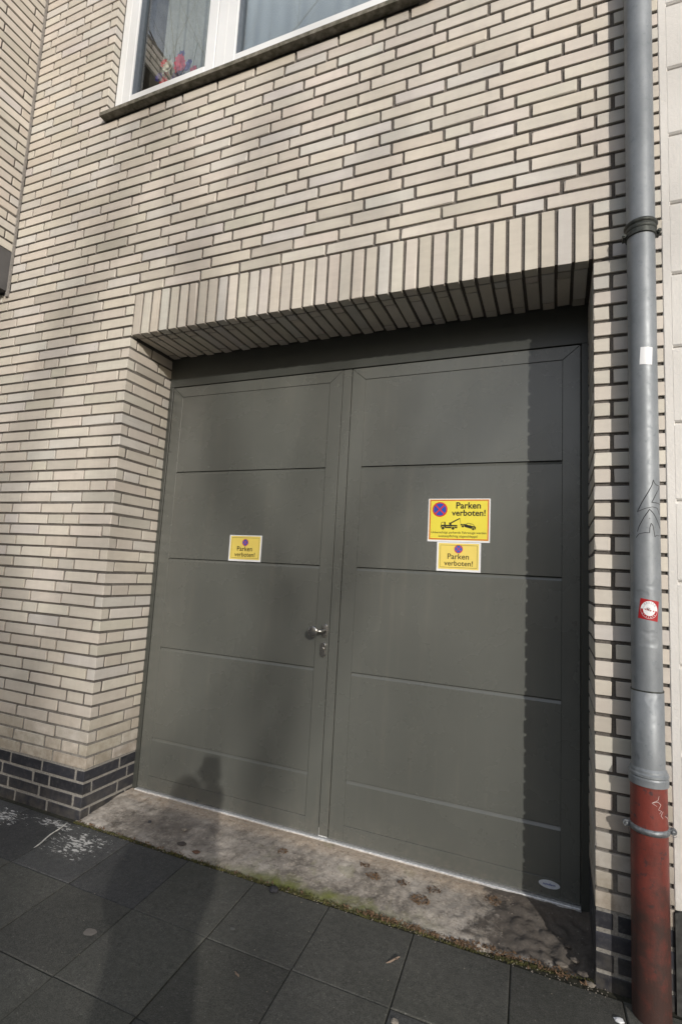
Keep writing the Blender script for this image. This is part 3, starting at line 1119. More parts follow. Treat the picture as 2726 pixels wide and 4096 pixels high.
# lower clamp: a rounded half ring with ears
ring = []
for k in range(33):
    a = math.radians(180 + 180 * k / 32)
    ring.append((CX + (PR2 + 0.0035) * math.cos(a), CY + (PR2 + 0.0035) * math.sin(a), -2.005))
m = MB()
prof = []
for p in ring:
    pass
for (ra, za) in ((0, 0),):
    pr = [(PR2 + 0.0002, 0.0095), (PR2 + 0.0042, 0.0085), (PR2 + 0.0062, 0.0), (PR2 + 0.0042, -0.0085), (PR2 + 0.0002, -0.0095)]
    m.lathe([(r, -2.005 + z) for r, z in pr], CX, CY, 0, 64)
low = m.build("pipe_clamp", GALV, pipe, smooth=True)
for s in (-1, 1):
    m = MB()
    xe = CX + s * (PR2 + 0.0125)
    m.bbox(min(CX + s * PR2, xe), max(CX + s * PR2, xe), CY - 0.006, CY + 0.004, -2.0145, -1.9955, 0.002)
    m.lathe([(0.0, 0.008), (0.0095, 0.008), (0.0105, 0.0065), (0.0105, -0.004)], xe, CY, -2.005, 24, axis='y')
    m.lathe([(0.0, 0.0125), (0.0045, 0.0115), (0.0055, 0.008)], xe, CY, -2.005, 12, axis='y')
    if s < 0:
        m.tube([(xe + 0.006, CY - 0.005, -2.018), (xe + 0.007, CY - 0.004, -2.03), (xe + 0.011, CY - 0.004, -2.040)], 0.0009, 5)
    else:
        m.tube([(xe - 0.006, CY - 0.004, -2.018), (xe + 0.002, CY - 0.006, -2.021), (xe + 0.010, CY - 0.006, -2.016)], 0.0009, 5)
    sub(m.build("bolt", GALV), low)
m = MB(); m.tube([(CX, CY + PR2, -2.005), (CX, 0.012, -2.005)], 0.005, 8); sub(m.build("wall_pin", GALV), low)


def pp(a, z, r):
    a = math.radians(a)
    return Vector((CX + r * math.sin(a), CY - r * math.cos(a), z))


def stroke(lines, r, w, mat, name):
    m = MB()
    for L in lines:
        pts = []
        for i in range(len(L) - 1):
            for k in range(4):
                t = k / 4
                pts.append((L[i][0] * (1 - t) + L[i + 1][0] * t, L[i][1] * (1 - t) + L[i + 1][1] * t))
        pts.append(L[-1])
        P3 = [pp(a, z, r) for a, z in pts]
        m.tube(P3, [w * (0.55 + 0.45 * math.sin(math.pi * min(max(i / (len(P3) - 1), 0.12), 0.9))) for i in range(len(P3))], 5)
    return m.build(name, mat, pipe)


tags = [[(66.5, -.904), (41.6, -.9023), (32.6, -.8958), (27.9, -.8859), (21.7, -.9036), (3, -.9329), (-16.5, -.9614), (-35.2, -.9937), (-5.4, -.9832), (22.5, -.9777), (45.4, -.9813), (60.5, -1.0015)],
        [(66.5, -.904), (37.9, -.9351), (19.3, -.9631), (37.1, -.9632), (69.8, -.9664)],
        [(-42.4, -1.0809), (-29.9, -1.0687), (-6.6, -1.0646), (9.4, -1.065), (10.5, -1.0473), (15.9, -1.0329), (23.4, -1.0415), (27.5, -1.0608), (30.4, -1.0776), (39.8, -1.0725), (57, -1.0739)],
        [(-36.2, -1.0614), (-29.6, -1.0437), (-9.6, -1.0118), (10.7, -.986), (26.5, -1.0004), (47.2, -1.0276), (63.7, -1.0478)],
        [(8.5, -1.0165), (12.0, -1.0168)]]
stroke(tags, PR - 0.0012, 0.00125, plain("marker ink", (0.01, 0.01, 0.012), 0.5), "graffiti")
scr = [[(24, -1.8921), (20, -1.905), (1.3, -1.9147), (17, -1.9228)], [(3, -1.914), (20.6, -1.9097), (30.5, -1.9177), (21.1, -1.9323)], [(21, -1.9323), (32.5, -1.9366), (25.2, -1.9441)],
       [(38, -1.938), (29.7, -1.9500), (38.8, -1.9594)], [(46.2, -1.9525), (60, -1.958), (70.5, -1.9668), (78, -1.985)]]
stroke(scr, PR2 + 0.0002, 0.00055, plain("scratch white", (0.75, 0.72, 0.70), 0.6), "graffiti")

# stickers on the pipe
def bent(corners, r, mat, name, parent, nu=10, nv=4, off=0.0):
    """corner list (angle,z): TL,TR,BR,BL wrapped round the pipe"""
    v, f = [], []
    for j in range(nv + 1):
        for i in range(nu + 1):
            u, w = i / nu, j / nv
            a = (corners[0][0] * (1 - u) + corners[1][0] * u) * (1 - w) + (corners[3][0] * (1 - u) + corners[2][0] * u) * w
            z = (corners[0][1] * (1 - u) + corners[1][1] * u) * (1 - w) + (corners[3][1] * (1 - u) + corners[2][1] * u) * w
            v.append(pp(a, z, r + off))
    for j in range(nv):
        for i in range(nu):
            k = j * (nu + 1) + i
            f.append((k, k + 1, k + nu + 2, k + nu + 1))
    return MB().add(v, f).build(name, mat, parent)


ws = bent([(-15, -0.416), (33.8, -0.4189), (29.9, -0.4815), (-19.7, -0.4778)], PR, PWHITE, "sticker", None, off=-0.0006)
tag(ws, "plain white paper sticker high on the zinc downpipe", "sticker")
stick = thing("sticker", "square red and white round-emblem sticker reading antira sisters on the downpipe", "sticker", tuple(pp(3, -1.34, PR)))
RC = [(-27.1, -1.2817), (44.1, -1.2903), (36.2, -1.3562), (-38.4, -1.3466)]
SRED = print_mat("sticker red", (0.36, 0.015, 0.02))
bent(RC, PR, SRED, "backing", stick, off=-0.0006)
def st(u, v, off):   # sticker coordinates -1..1
    uu, w = (u + 1) / 2, (1 - v) / 2
    a = (RC[0][0] * (1 - uu) + RC[1][0] * uu) * (1 - w) + (RC[3][0] * (1 - uu) + RC[2][0] * uu) * w
    z = (RC[0][1] * (1 - uu) + RC[1][1] * uu) * (1 - w) + (RC[3][1] * (1 - uu) + RC[2][1] * uu) * w
    return pp(a, z, PR - 0.0006 + off)
def sdisc(r, off, name, mat, a0=0.0, a1=360.0, rin=0.0, n=36):
    v, f = [], []
    for k in range(n + 1):
        a = math.radians(a0 + (a1 - a0) * k / n)
        for q in range(5):
            rr = rin + (r - rin) * q / 4
            v.append(st(rr * math.cos(a), rr * math.sin(a), off))
    for k in range(n):
        for q in range(4):
            f.append((k * 5 + q, k * 5 + q + 1, (k + 1) * 5 + q + 1, (k + 1) * 5 + q))
    return MB().add(v, f).build(name, mat, stick)
sdisc(0.86, 0.0003, "emblem_disc", PWHITE)
sdisc(0.83, 0.0005, "emblem_band", SRED, 180, 360, 0.60)
sdisc(0.60, 0.0006, "emblem_centre", PWHITE)
sdisc(0.615, 0.0005, "emblem_line", print_mat("print grey", (0.3, 0.3, 0.33)), 0, 180, 0.595)
m = MB()
for poly in ([(-0.50, 0.03), (-0.30, 0.06), (-0.16, 0.10), (0.0, -0.02), (0.02, -0.10), (-0.25, -0.10), (-0.45, -0.03)], [(0.08, 0.0), (0.50, -0.0), (0.50, -0.13), (0.05, -0.12)]):
    m.add([st(x, y, 0.0009) for x, y in poly], [tuple(range(len(poly)))])
m.build("emblem_hand", SRED, stick)
m = MB()
for k in range(4):
    x = -0.22 + 0.085 * k
    m.add([st(*q, 0.0011) for q in ((x - 0.05, 0.20), (x - 0.02, 0.21), (x + 0.06, -0.08), (x + 0.02, -0.08))], [(0, 1, 2, 3)])
m.build("emblem_fingers", print_mat("print dark grey", (0.18, 0.12, 0.12)), stick)
def arc_text(s, rad, a_c, step, flip, mat, size):
    for i, ch in enumerate(s):
        a = a_c + (i - (len(s) - 1) / 2) * step * (1 if flip else -1)
        o = text(ch, 0, 0, 0, None, size, mat, None)
        me = o.data
        zs = [v.co.z for v in me.vertices]
        mid = size * 0.27
        for v in me.vertices:
            x, zz = v.co.x, v.co.z - mid
            ang = math.radians(a)
            if flip:   # readable from below: base points outward
                rr = rad - zz; th_ = ang + x / rad
            else:
                rr = rad + zz; th_ = ang - x / rad
            v.co = st(rr * math.cos(th_), rr * math.sin(th_), 0.0012)
        o.name = "lettering"
        o.parent = stick
        o.matrix_parent_inverse = Matrix.Translation(-Vector(stick.location))
arc_text("antira", 0.73, 90, 18.5, False, print_mat("print grey brown", (0.16, 0.12, 0.12)), 0.30)
arc_text("sisters", 0.715, 270, 17.5, True, PWHITE, 0.27)

# ------------------------------------------------------------------ white neighbouring house
wt = NT("white plaster")
n1 = wt.noise(3, 5, 0.6); n2 = wt.noise(110, 6, 0.7)
z = wt.sep(2)
c = wt.mix(wt.mr(n1, 0.3, 0.7), (0.60, 0.585, 0.565), (0.67, 0.655, 0.635))
c = wt.mix(wt.math('MULTIPLY', wt.mr(z, -1.9, -2.35), wt.mr(wt.noise(13, 5), 0.35, 0.7)), c, (0.45, 0.42, 0.36))
wt.set(Base_Color=c, Roughness=0.85)
wt.bump(wt.math('ADD', n2, wt.noise(25, 4)), 0.7, 0.0025)
PLAS = wt.m
PLASD = plain("plaster base dark", (0.045, 0.045, 0.043), 0.9, 0, 0.5, 35, 0.004)
house = thing("white_house", "white plastered house with grooved blocks at the right edge", "house", (3.6, 0.3, GROUND))
WX = XEND - 0.001
YW = -0.003
WB = -2.262
m = MB()
m.box(WX, 7.0, YW + 0.012, 0.6, WB - 0.02, 5.2)
m.build("wall", PLAS, house)
m = MB(); m.bbox(WX + 0.0005, WX + 0.030, YW + 0.0006, YW + 0.02, WB, 3.5, 0.003); m.build("corner_bead", PLAS, house)
zg = [(16.1 - 4.46 * i) * P for i in range(-8, 12)]
for i in range(len(zg)):
    zt_ = zg[i] - 0.004
    zb_ = (zg[i + 1] + 0.004) if i + 1 < len(zg) else WB
    if zt_ - zb_ < 0.05: continue
    for (xa, xb) in ((WX + 0.0225, 3.30), (3.308, 4.10)):
        if xa > 3 and i % 2: pass
        m = MB(); m.bbox(xa, xb, YW, YW + 0.03, zb_, zt_, 0.006)
        m.build("plaster_block", PLAS, house)
# broken dark base
m = MB()
rn = random.Random(5)
pts = []
n = 60
for i in range(n + 1):
    x = WX + 0.001 + (4.1 - WX) * i / n
    pts.append((x, WB - 0.002 + rn.uniform(-0.014, 0.004) + 0.02 * math.sin(i * 0.5)))
m.prism([(WX + 0.001, GROUND - 0.1), (4.1, GROUND - 0.1)] + list(reversed(pts)), YW - 0.006, YW + 0.011)
m.build("plinth", PLASD, house)

# ------------------------------------------------------------------ pavement, ramp, ground, road
SLOPE = 0.02
def gz(y): return GROUND + SLOPE * (y + 0.02)
st_ = NT("anthracite slab")
ti = st_.n("ShaderNodeObjectInfo").outputs["Color"]
n1 = st_.noise(3.5, 5, 0.6); n2 = st_.noise(330, 3, 0.7); n3 = st_.noise(900, 2, 0.6)
c = st_.mix(st_.mr(n1, 0.3, 0.7), (0.85, 0.86, 0.84), (1.15, 1.15, 1.12))
c = st_.mix(1.0, ti, c, 'MULTIPLY')
c = st_.mix(st_.mr(n2, 0.35, 0.68), st_.mix(1.0, c, (0.55, 0.55, 0.55), 'MULTIPLY'), st_.mix(1.0, c, (1.6, 1.6, 1.55), 'MULTIPLY'))
n5 = st_.noise(60, 5, 0.7)
c = st_.mix(st_.mr(n5, 0.32, 0.68), st_.mix(1.0, c, (0.78, 0.78, 0.78), 'MULTIPLY'), st_.mix(1.0, c, (1.22, 1.22, 1.20), 'MULTIPLY'))
c = st_.mix(st_.math('MULTIPLY', st_.mr(n3, 0.70, 0.76), 0.5), c, (0.17, 0.165, 0.15))
c = st_.mix(st_.math('MULTIPLY', st_.mr(st_.noise(120, 2), 0.715, 0.74), 0.7), c, (0.22, 0.215, 0.20))
# white paint spatter near the pier corner
geo = st_.pos()
def spot(cx_, cy_, rx, ry):
    mp = st_.n("ShaderNodeMapping", vector_type='POINT')
    mp.inputs["Location"].default_value = (-cx_ / rx, -cy_ / ry, 0)
    mp.inputs["Scale"].default_value = (1 / rx, 1 / ry, 0)
    st_.l(geo, mp.inputs[0])
    ln = st_.n("ShaderNodeVectorMath", operation='LENGTH'); st_.l(mp.outputs[0], ln.inputs[0])
    return st_.mr(ln.outputs["Value"], 0.0, 1.0, 1.0, 0.0)
area = st_.math('MAXIMUM', spot(0.17, -0.16, 0.22, 0.17), st_.math('MAXIMUM', spot(-0.08, -0.075, 0.24, 0.06), spot(-0.36, -0.14, 0.20, 0.10)))
spn = st_.math('ADD', st_.noise(52, 5, 0.66, stretch=(0.55, 1.6, 1), dist=0.8), st_.math('MULTIPLY', area, 0.24))
mask = st_.math('MULTIPLY', st_.mr(spn, 0.700, 0.715), st_.mr(area, 0.02, 0.08))
c = st_.mix(mask, c, (0.62, 0.61, 0.59))
haze_ = st_.math('MULTIPLY', st_.mr(area, 0.1, 0.9), st_.mr(st_.noise(60, 5, 0.7), 0.35, 0.8))
c = st_.mix(st_.math('MULTIPLY', haze_, 0.35), c, (0.17, 0.165, 0.16))
# greening
gr_ = st_.math('MULTIPLY', st_.mr(st_.noise(2.2, 4), 0.45, 0.7), 0.35)
c = st_.mix(st_.math('MULTIPLY', gr_, 0.5), c, (0.050, 0.056, 0.040))
st_.set(Base_Color=c, Roughness=0.82, Specular_IOR_Level=0.35)
st_.bump(st_.math('ADD', n2, st_.math('MULTIPLY', n3, 0.5)), 0.8, 0.0016)
SLABM = st_.m

pave = thing("pavement", None, None, (1, -1.5, GROUND))
pave['kind'] = 'structure'
rs = random.Random(11)
def node(i, j):
    y = -0.029 - 0.3515 * j
    x = 0.352 + 0.3397 * i + 0.045 * (-y - 0.03)
    return x, y
for j in range(0, 10):
    for i in range(-10, 19):
        g = 0.0017
        a, b, c_, d = node(i, j), node(i + 1, j), node(i + 1, j + 1), node(i, j + 1)
        dz = rs.uniform(-0.0015, 0.0015)
        tx, ty = rs.uniform(-0.002, 0.002), rs.uniform(-0.002, 0.002)
        def q(p, sx, sy):
            x, y = p[0] + sx * g, p[1] + sy * g
            return Vector((x, y, gz(y) + dz + tx * (x - a[0]) * 2 + ty * (y - a[1]) * 2))
        top = [q(a, 1, -1), q(b, -1, -1), q(c_, -1, 1), q(d, 1, 1)]
        cen = sum(top, Vector()) / 4
        ins = [p + (cen - p).normalized() * 0.005 for p in top]
        v = [p + Vector((0, 0, -0.0025)) for p in top] + ins + [p + Vector((0, 0, -0.05)) for p in top]
        f = [(4, 5, 6, 7)] + [(k, (k + 1) % 4, (k + 1) % 4 + 4, k + 4) for k in range(4)] + [(k + 8, (k + 1) % 4 + 8, (k + 1) % 4, k) for k in range(4)]
        o = MB().add([p for p in v], f).build("paving_slab", SLABM, pave)
        k = rs.uniform(0.82, 1.2)
        warm = rs.random()
        base = (0.068, 0.067, 0.064) if warm < 0.6 else (0.062, 0.062, 0.066)
        o.color = (base[0] * k, base[1] * k, base[2] * k, 1)

JOINT = plain("joint soil", (0.028, 0.027, 0.017), 1.0, 0, 0.5, 60, 0.003)
m = MB()
m.add([(-4, 0.02, gz(0.02) - 0.006), (7, 0.02, gz(0.02) - 0.006), (7, -3.6, gz(-3.6) - 0.006), (-4, -3.6, gz(-3.6) - 0.006)], [(0, 1, 2, 3)])
m.build("joint_bed", JOINT, pave)

# dirt strip along the wall foot
def strip(x0, x1, y0, y1, name, mat, seed, hgt=0.006):
    r = random.Random(seed)
    n = int((x1 - x0) / 0.012); k = 5
    v, f = [], []
    for i in range(n + 1):
        for j in range(k + 1):
            x = x0 + (x1 - x0) * i / n
            y = y0 + (y1 - y0) * j / k
            e = math.sin(math.pi * j / k)
            v.append((x, y + (r.uniform(-0.004, 0.004) if 0 < j < k else (r.uniform(-0.006, 0.002) if j == 0 else 0)), gz(y) - 0.006 + hgt * e * r.uniform(0.4, 1.3) + 0.004 * (j == k)))
    for i in range(n):
        for j in range(k):
            a = i * (k + 1) + j
            f.append((a, a + k + 1, a + k + 2, a + 1))
    o = MB().add(v, f).build(name, mat, None)
    return o

# concrete ramp
ct = NT("old concrete ramp")
x_, y_, z_ = ct.sep(0), ct.sep(1), ct.sep(2)
n1 = ct.noise(5, 7, 0.68, dist=0.4); n2 = ct.noise(75, 5, 0.7); n3 = ct.noise(17, 6, 0.7)
c = ct.ramp(n1, [(0.32, (0.075, 0.067, 0.058)), (0.45, (0.16, 0.145, 0.127)), (0.58, (0.27, 0.248, 0.222)), (0.74, (0.37, 0.345, 0.31))])
c = ct.mix(ct.math('MULTIPLY', ct.mr(n3, 0.55, 0.70), 0.60), c, (0.085, 0.074, 0.065))
near = ct.mr(y_, 0.235, 0.30)
c = ct.mix(ct.math('MULTIPLY', near, 0.75), c, ct.mix(ct.mr(n2, 0.3, 0.7), (0.27, 0.215, 0.165), (0.36, 0.30, 0.235)))
c = ct.mix(ct.math('MULTIPLY', ct.mr(n2, 0.50, 0.72), 0.55), c, (0.42, 0.39, 0.34))
c = ct.mix(ct.math('MULTIPLY', ct.mr(ct.noise(48, 6, 0.75), 0.54, 0.64), 0.6), c, (0.075, 0.062, 0.050))
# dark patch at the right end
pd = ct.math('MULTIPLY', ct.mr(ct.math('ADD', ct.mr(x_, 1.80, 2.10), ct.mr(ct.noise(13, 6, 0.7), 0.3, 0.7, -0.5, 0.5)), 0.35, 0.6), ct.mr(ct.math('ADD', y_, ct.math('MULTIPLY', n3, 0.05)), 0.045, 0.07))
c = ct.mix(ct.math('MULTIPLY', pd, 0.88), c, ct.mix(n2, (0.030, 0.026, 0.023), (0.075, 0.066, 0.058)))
# stained hollow left of the middle and pale broken rim towards the right
hol = ct.math('MULTIPLY', ct.math('MULTIPLY', ct.mr(x_, 0.05, 0.25), ct.mr(x_, 0.85, 0.6)), ct.math('MULTIPLY', ct.mr(y_, 0.02, 0.08), ct.mr(y_, 0.27, 0.2)))
c = ct.mix(ct.math('MULTIPLY', ct.math('MULTIPLY', hol, ct.mr(ct.noise(11, 6, 0.7), 0.40, 0.55)), 0.6), c, (0.085, 0.075, 0.068))
rim = ct.math('MULTIPLY', ct.math('MULTIPLY', ct.mr(x_, 1.45, 1.7), ct.mr(y_, 0.05, 0.015)), ct.mr(ct.noise(30, 5, 0.7), 0.40, 0.55))
c = ct.mix(ct.math('MULTIPLY', rim, 0.75), c, (0.44, 0.41, 0.37))
# white lime crust near the left front
wl = ct.math('MULTIPLY', ct.mr(x_, 0.45, 0.15), ct.mr(n3, 0.45, 0.60))
c = ct.mix(ct.math('MULTIPLY', wl, 0.55), c, (0.45, 0.42, 0.38))
# moss green film on the front edge
mg = ct.math('MULTIPLY', ct.math('ADD', ct.mr(y_, 0.085, 0.0), ct.mr(ct.noise(14, 5), 0.35, 0.65, -0.6, 0.25), clamp=True), ct.math('MULTIPLY', ct.mr(x_, 0.7, 1.1), ct.mr(x_, 1.85, 1.5)))
c = ct.mix(ct.math('MULTIPLY', mg, 0.9), c, (0.10, 0.115, 0.022))
c = ct.mix(1.0, c, (1.38, 1.35, 1.33), 'MULTIPLY')
crk = ct.n("ShaderNodeTexVoronoi", feature='DISTANCE_TO_EDGE'); crk.inputs["Scale"].default_value = 2.3
wv = ct.n("ShaderNodeVectorMath", operation='ADD'); nzc = ct.n("ShaderNodeTexNoise"); nzc.inputs["Scale"].default_value = 6; nzc.inputs["Detail"].default_value = 5
ct.l(ct.pos(), nzc.inputs["Vector"]); sc_ = ct.n("ShaderNodeVectorMath", operation='SCALE'); sc_.inputs[3].default_value = 0.35
ct.l(nzc.outputs["Color"], sc_.inputs[0]); ct.l(ct.pos(), wv.inputs[0]); ct.l(sc_.outputs[0], wv.inputs[1]); ct.l(wv.outputs[0], crk.inputs["Vector"])
ckm = ct.math('MULTIPLY', ct.mr(crk.outputs["Distance"], 0.012, 0.004), ct.mr(ct.noise(2.2, 2), 0.50, 0.56))
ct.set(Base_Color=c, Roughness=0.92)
ct.bump(ct.math('ADD', ct.math('MULTIPLY', n2, 0.5), n3), 0.9, 0.005)
CONC = ct.m
r = random.Random(21)
nx, ny = 230, 34
v, f = [], []
x0, x1 = XL - 0.02, XR + 0.02
for i in range(nx + 1):
    x = x0 + (x1 - x0) * i / nx
    front = -0.020 + 0.006 * math.sin(x * 4.1) + 0.007 * mnoise.noise(Vector((x * 9, 0, 3))) + 0.005 * mnoise.noise(Vector((x * 40, 2, 3)))
    if x > 1.95:
        front += (x - 1.95) * 0.10 + 0.012 * abs(mnoise.noise(Vector((x * 22, 1, 3))))
    for j in range(ny + 1):
        t = j / ny
        y = front + (0.352 - front) * t
        base = -2.553 + 0.112 * min(max(y + 0.02, 0), 0.33)
        edge = min(1.0, (y - front) / 0.020)
        hh = mnoise.noise(Vector((x * 6, y * 6, 0))) * 0.0055 + mnoise.noise(Vector((x * 26, y * 26, 4))) * 0.0045 + mnoise.noise(Vector((x * 70, y * 70, 9))) * 0.0024
        dip = 0.0
        if x > 1.9:
            dip = -0.022 * min(1, (x - 1.9) / 0.35) * (0.5 + 0.5 * math.sin(y * 9 + 1.2)) * (1 - t * 0.5)
        if x > 1.85: hh *= 1 + 2.2 * min(1, (x - 1.85) / 0.25)
        if t > 0.85: hh *= 0.3
        v.append((x, y, base + hh + dip - 0.018 * (1 - edge) ** 2 - 0.004))
for i in range(nx):
    for j in range(ny):
        a = i * (ny + 1) + j
        f.append((a, a + ny + 1, a + ny + 2, a + 1))
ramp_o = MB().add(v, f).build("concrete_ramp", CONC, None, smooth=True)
ramp_o['kind'] = 'structure'

def rz_(x, y):
    return -2.553 + 0.112 * min(max(y + 0.02, 0), 0.33) - 0.004

# moss and litter along the ramp edge
MOSS = NT("moss")
n = MOSS.noise(90, 4)
MOSS.set(Base_Color=MOSS.ramp(n, [(0.3, (0.030, 0.025, 0.012)), (0.5, (0.065, 0.066, 0.020)), (0.7, (0.13, 0.115, 0.045))]), Roughness=1.0)
MOSS = MOSS.m
r = random.Random(31)
m = MB()
for k in range(9000):
    x = r.uniform(-0.02, 2.33)
    dens = 0.25 + 0.75 * max(0, mnoise.noise(Vector((x * 5, 2, 0))) + 0.35)
    if 1.0 < x < 1.75: dens += 0.3
    dens *= 0.35 + 0.65 * (mnoise.noise(Vector((x * 14, 7, 0))) > -0.05)
    if r.random() > dens: continue
    y = -0.021 + r.gauss(0, 0.0042) + (0.02 if 1.1 < x < 1.7 and r.random() < 0.4 else 0) * r.random()
    if x > 1.95: y += (x - 1.95) * 0.10
    z = gz(y) + r.uniform(-0.004, 0.004)
    s = r.uniform(0.0012, 0.0034)
    a = r.uniform(0, 6.28)
    top = Vector((x + r.uniform(-1, 1) * s, y + r.uniform(-1, 1) * s, z + s * r.uniform(0.8, 2.2)))
    b3 = [Vector((x + s * math.cos(a + q * 2.09), y + s * math.sin(a + q * 2.09), z - 0.002)) for q in range(3)]
    m.add(b3 + [top], [(0, 1, 3), (1, 2, 3), (2, 0, 3)])
mo = m.build("moss", MOSS, None)
tag(mo, "thin green and brown moss line between the ramp and the paving slabs", "moss", kind='stuff')

LEAFM = [plain("dry leaf brown", (0.135, 0.082, 0.045), 0.8, 0, 0.45, 120), plain("dry leaf dark", (0.10, 0.062, 0.038), 0.8, 0, 0.45, 120), plain("grit pale", (0.22, 0.195, 0.165), 0.9, 0, 0.3, 90)]
def litter(name, spots, seed, mat):
    r = random.Random(seed); m = MB()
    for (cx_, cy_, rad, n, zf) in spots:
        for k in range(n):
            a = r.uniform(0, 6.28); d = rad * math.sqrt(r.random())
            x, y = cx_ + d * math.cos(a) * 1.5, cy_ + d * math.sin(a)
            z = (rz_(x, y) if zf else gz(y)) + r.uniform(0.001, 0.006)
            L = r.uniform(0.004, 0.015); W = L * r.uniform(0.15, 0.4)
            b = r.uniform(0, 6.28); u = Vector((math.cos(b), math.sin(b), r.uniform(-0.2, 0.5))); w = Vector((-math.sin(b), math.cos(b), r.uniform(-0.6, 0.6)))
            c0 = Vector((x, y, z + 0.002))
            m.add([c0 - u * L / 2, c0 + w * W, c0 + u * L / 2 + Vector((0, 0, L * 0.3)), c0 - w * W], [(0, 1, 2), (0, 2, 3)])
    return m.build(name, mat, None)
r = random.Random(44)
line = [(r.uniform(0, 2.3), -0.016, 0.010, 3, False) for _ in range(90)] + [(r.uniform(1.5, 1.9), -0.010, 0.016, 7, False) for _ in range(60)] + [(r.uniform(1.9, 2.25), 0.005, 0.02, 5, False) for _ in range(60)]
o = litter("leaf_litter", line, 5, LEAFM[0])
tag(o, "fine brown leaf crumbs and grit lying in the joint before the ramp", "leaf litter", kind='stuff')
m = MB()
for k in range(600):
    x = r.uniform(0, 2.35); y = -0.022 + r.gauss(0, 0.010)
    if r.random() < 0.4: y = r.uniform(-0.01, 0.32)
    s = r.uniform(0.0007, 0.0022)
    z = max(gz(y), rz_(x, y) if y > -0.01 else -9) + s * 0.4
    m.bbox(x - s, x + s, y - s * 0.8, y + s * 0.8, z - s * 0.7, z + s * 0.7, s * 0.35)
for k in range(260):
    x = r.uniform(-1, 3); y = r.uniform(-1.6, -0.04); s = r.uniform(0.0006, 0.0016)
    m.bbox(x - s, x + s, y - s, y + s, gz(y), gz(y) + s * 1.2, s * 0.3)
o = m.build("grit", LEAFM[2], None)
tag(o, "scattered pale grit grains on the ramp and the slabs", "grit", kind='stuff')

clumps = [(1.043, 0.187, 0.016, 34, 'small dry leaf scrap on the ramp right of the centre strip'), (1.424, 0.247, 0.016, 30, 'flat dry leaf scrap nearest the aluminium threshold'),
          (1.475, 0.196, 0.022, 60, 'long dark curled leaf heap in the middle of the ramp'), (1.605, 0.206, 0.017, 44, 'upright brown leaf tuft right of the long curled heap'),
          (1.690, 0.139, 0.026, 110, 'largest brown leaf clump on the ramp'), (1.731, 0.215, 0.019, 50, 'brown leaf tuft just behind the largest leaf clump'),
          (1.960, 0.250, 0.024, 70, 'rusty brown leaf clump at the shaded right end of the ramp')]
for i, (x, y, rad, n, lab) in enumerate(clumps):
    o = litter("leaf_clump", [(x, y, rad, n, True)], 60 + i, LEAFM[i % 2])
    tag(o, lab, "dry leaves", "dry leaf clumps on the ramp")
# single bits on the slabs
def pebble(x, y, s, mat, lab, cat, h=0.5, seed=0, zf=None):
    r = random.Random(seed)
    bm = bmesh.new(); bmesh.ops.create_icosphere(bm, subdivisions=2, radius=1.0)
    for vv in bm.verts:
        k = 1 + 0.35 * mnoise.noise(vv.co * 1.4 + Vector((seed, 0, 0)))
        vv.co = Vector((vv.co.x * s * 1.25 * k, vv.co.y * s * k, vv.co.z * s * h * k))
    me = bpy.data.meshes.new("bit"); bm.to_mesh(me); bm.free(); me.materials.append(mat)
    o = link({"pebble": "pebble", "debris": "dirt_lump", "chewing gum": "chewing_gum", "rubble": "concrete_lump"}[cat], me)
    o['kind'] = 'thing'
    o.location = (x, y, (gz(y) if zf is None else zf) + s * h * 0.6)
    return tag(o, lab, cat)
DK = plain("dark crumb", (0.03, 0.03, 0.035), 0.8, 0, 0.3, 60)
pebble(1.131, -0.050, 0.016, DK, "dark round lump on the slab just in front of the mossy ramp edge", "debris", 0.7, 1)
pebble(0.524, 0.142, 0.012, LEAFM[2], "pale pebble on the left part of the ramp", "pebble", 0.6, 2, rz_(0.5, 0.142))
pebble(0.322, 0.126, 0.008, DK, "dark crumb at the left end of the ramp", "debris", 0.6, 3, rz_(0.3, 0.126))
pebble(0.582, 0.052, 0.018, plain("dark stain", (0.07, 0.06, 0.055), 0.9), "flat dark grey blotch on the left front of the ramp", "debris", 0.14, 4, rz_(0.5, 0.052) + 0.001)
pebble(0.682, 0.032, 0.014, plain("rust bit", (0.14, 0.075, 0.05), 0.9), "small rusty brown flake on the left front of the ramp", "debris", 0.2, 5, rz_(0.5, 0.032))
pebble(0.668, -0.541, 0.019, plain("gum grey", (0.17, 0.155, 0.14), 0.8), "flattened round chewing gum spot on the slab in the person's shadow", "chewing gum", 0.06, 6)
pebble(1.108, -0.305, 0.008, plain("gum grey b", (0.11, 0.11, 0.105), 0.8), "tiny pale gum spot on the sunlit slab", "chewing gum", 0.08, 7)
for i, (px_, py_, sz) in enumerate([(2.21, 0.045, 0.016), (2.255, 0.085, 0.012), (2.16, 0.022, 0.010), (2.28, 0.035, 0.014), (2.235, 0.14, 0.009)]):
    o = pebble(px_, py_, sz, plain("rubble %d" % i, (0.16 - 0.02 * i, 0.14 - 0.018 * i, 0.12 - 0.015 * i), 0.95, 0, 0.4, 60, 0.002), ["largest broken concrete lump in the dark corner of the ramp", "broken concrete lump farther in from the ramp edge, right of the largest", "small broken concrete lump at the ramp edge, leftmost of the corner lumps", "dark broken concrete lump nearest the foot of the right brick pier", "smallest and darkest concrete lump, closest to the door in the ramp corner"][i], "rubble", 0.5, 30 + i, rz_(2.2, py_) - 0.006)
    o['group'] = "broken concrete lumps in the ramp corner"
pebble(2.371, -0.120, 0.011, PWHITE, "white scrap at the pier foot near the red pipe", "debris", 0.4, 8)
pebble(1.754, -0.421, 0.010, LEAFM[2], "pale chip on the joint near the lower edge", "debris", 0.5, 9)
pebble(2.30, -0.008, 0.012, LEAFM[2], "pale broken concrete chip at the right corner of the ramp", "debris", 0.5, 10)
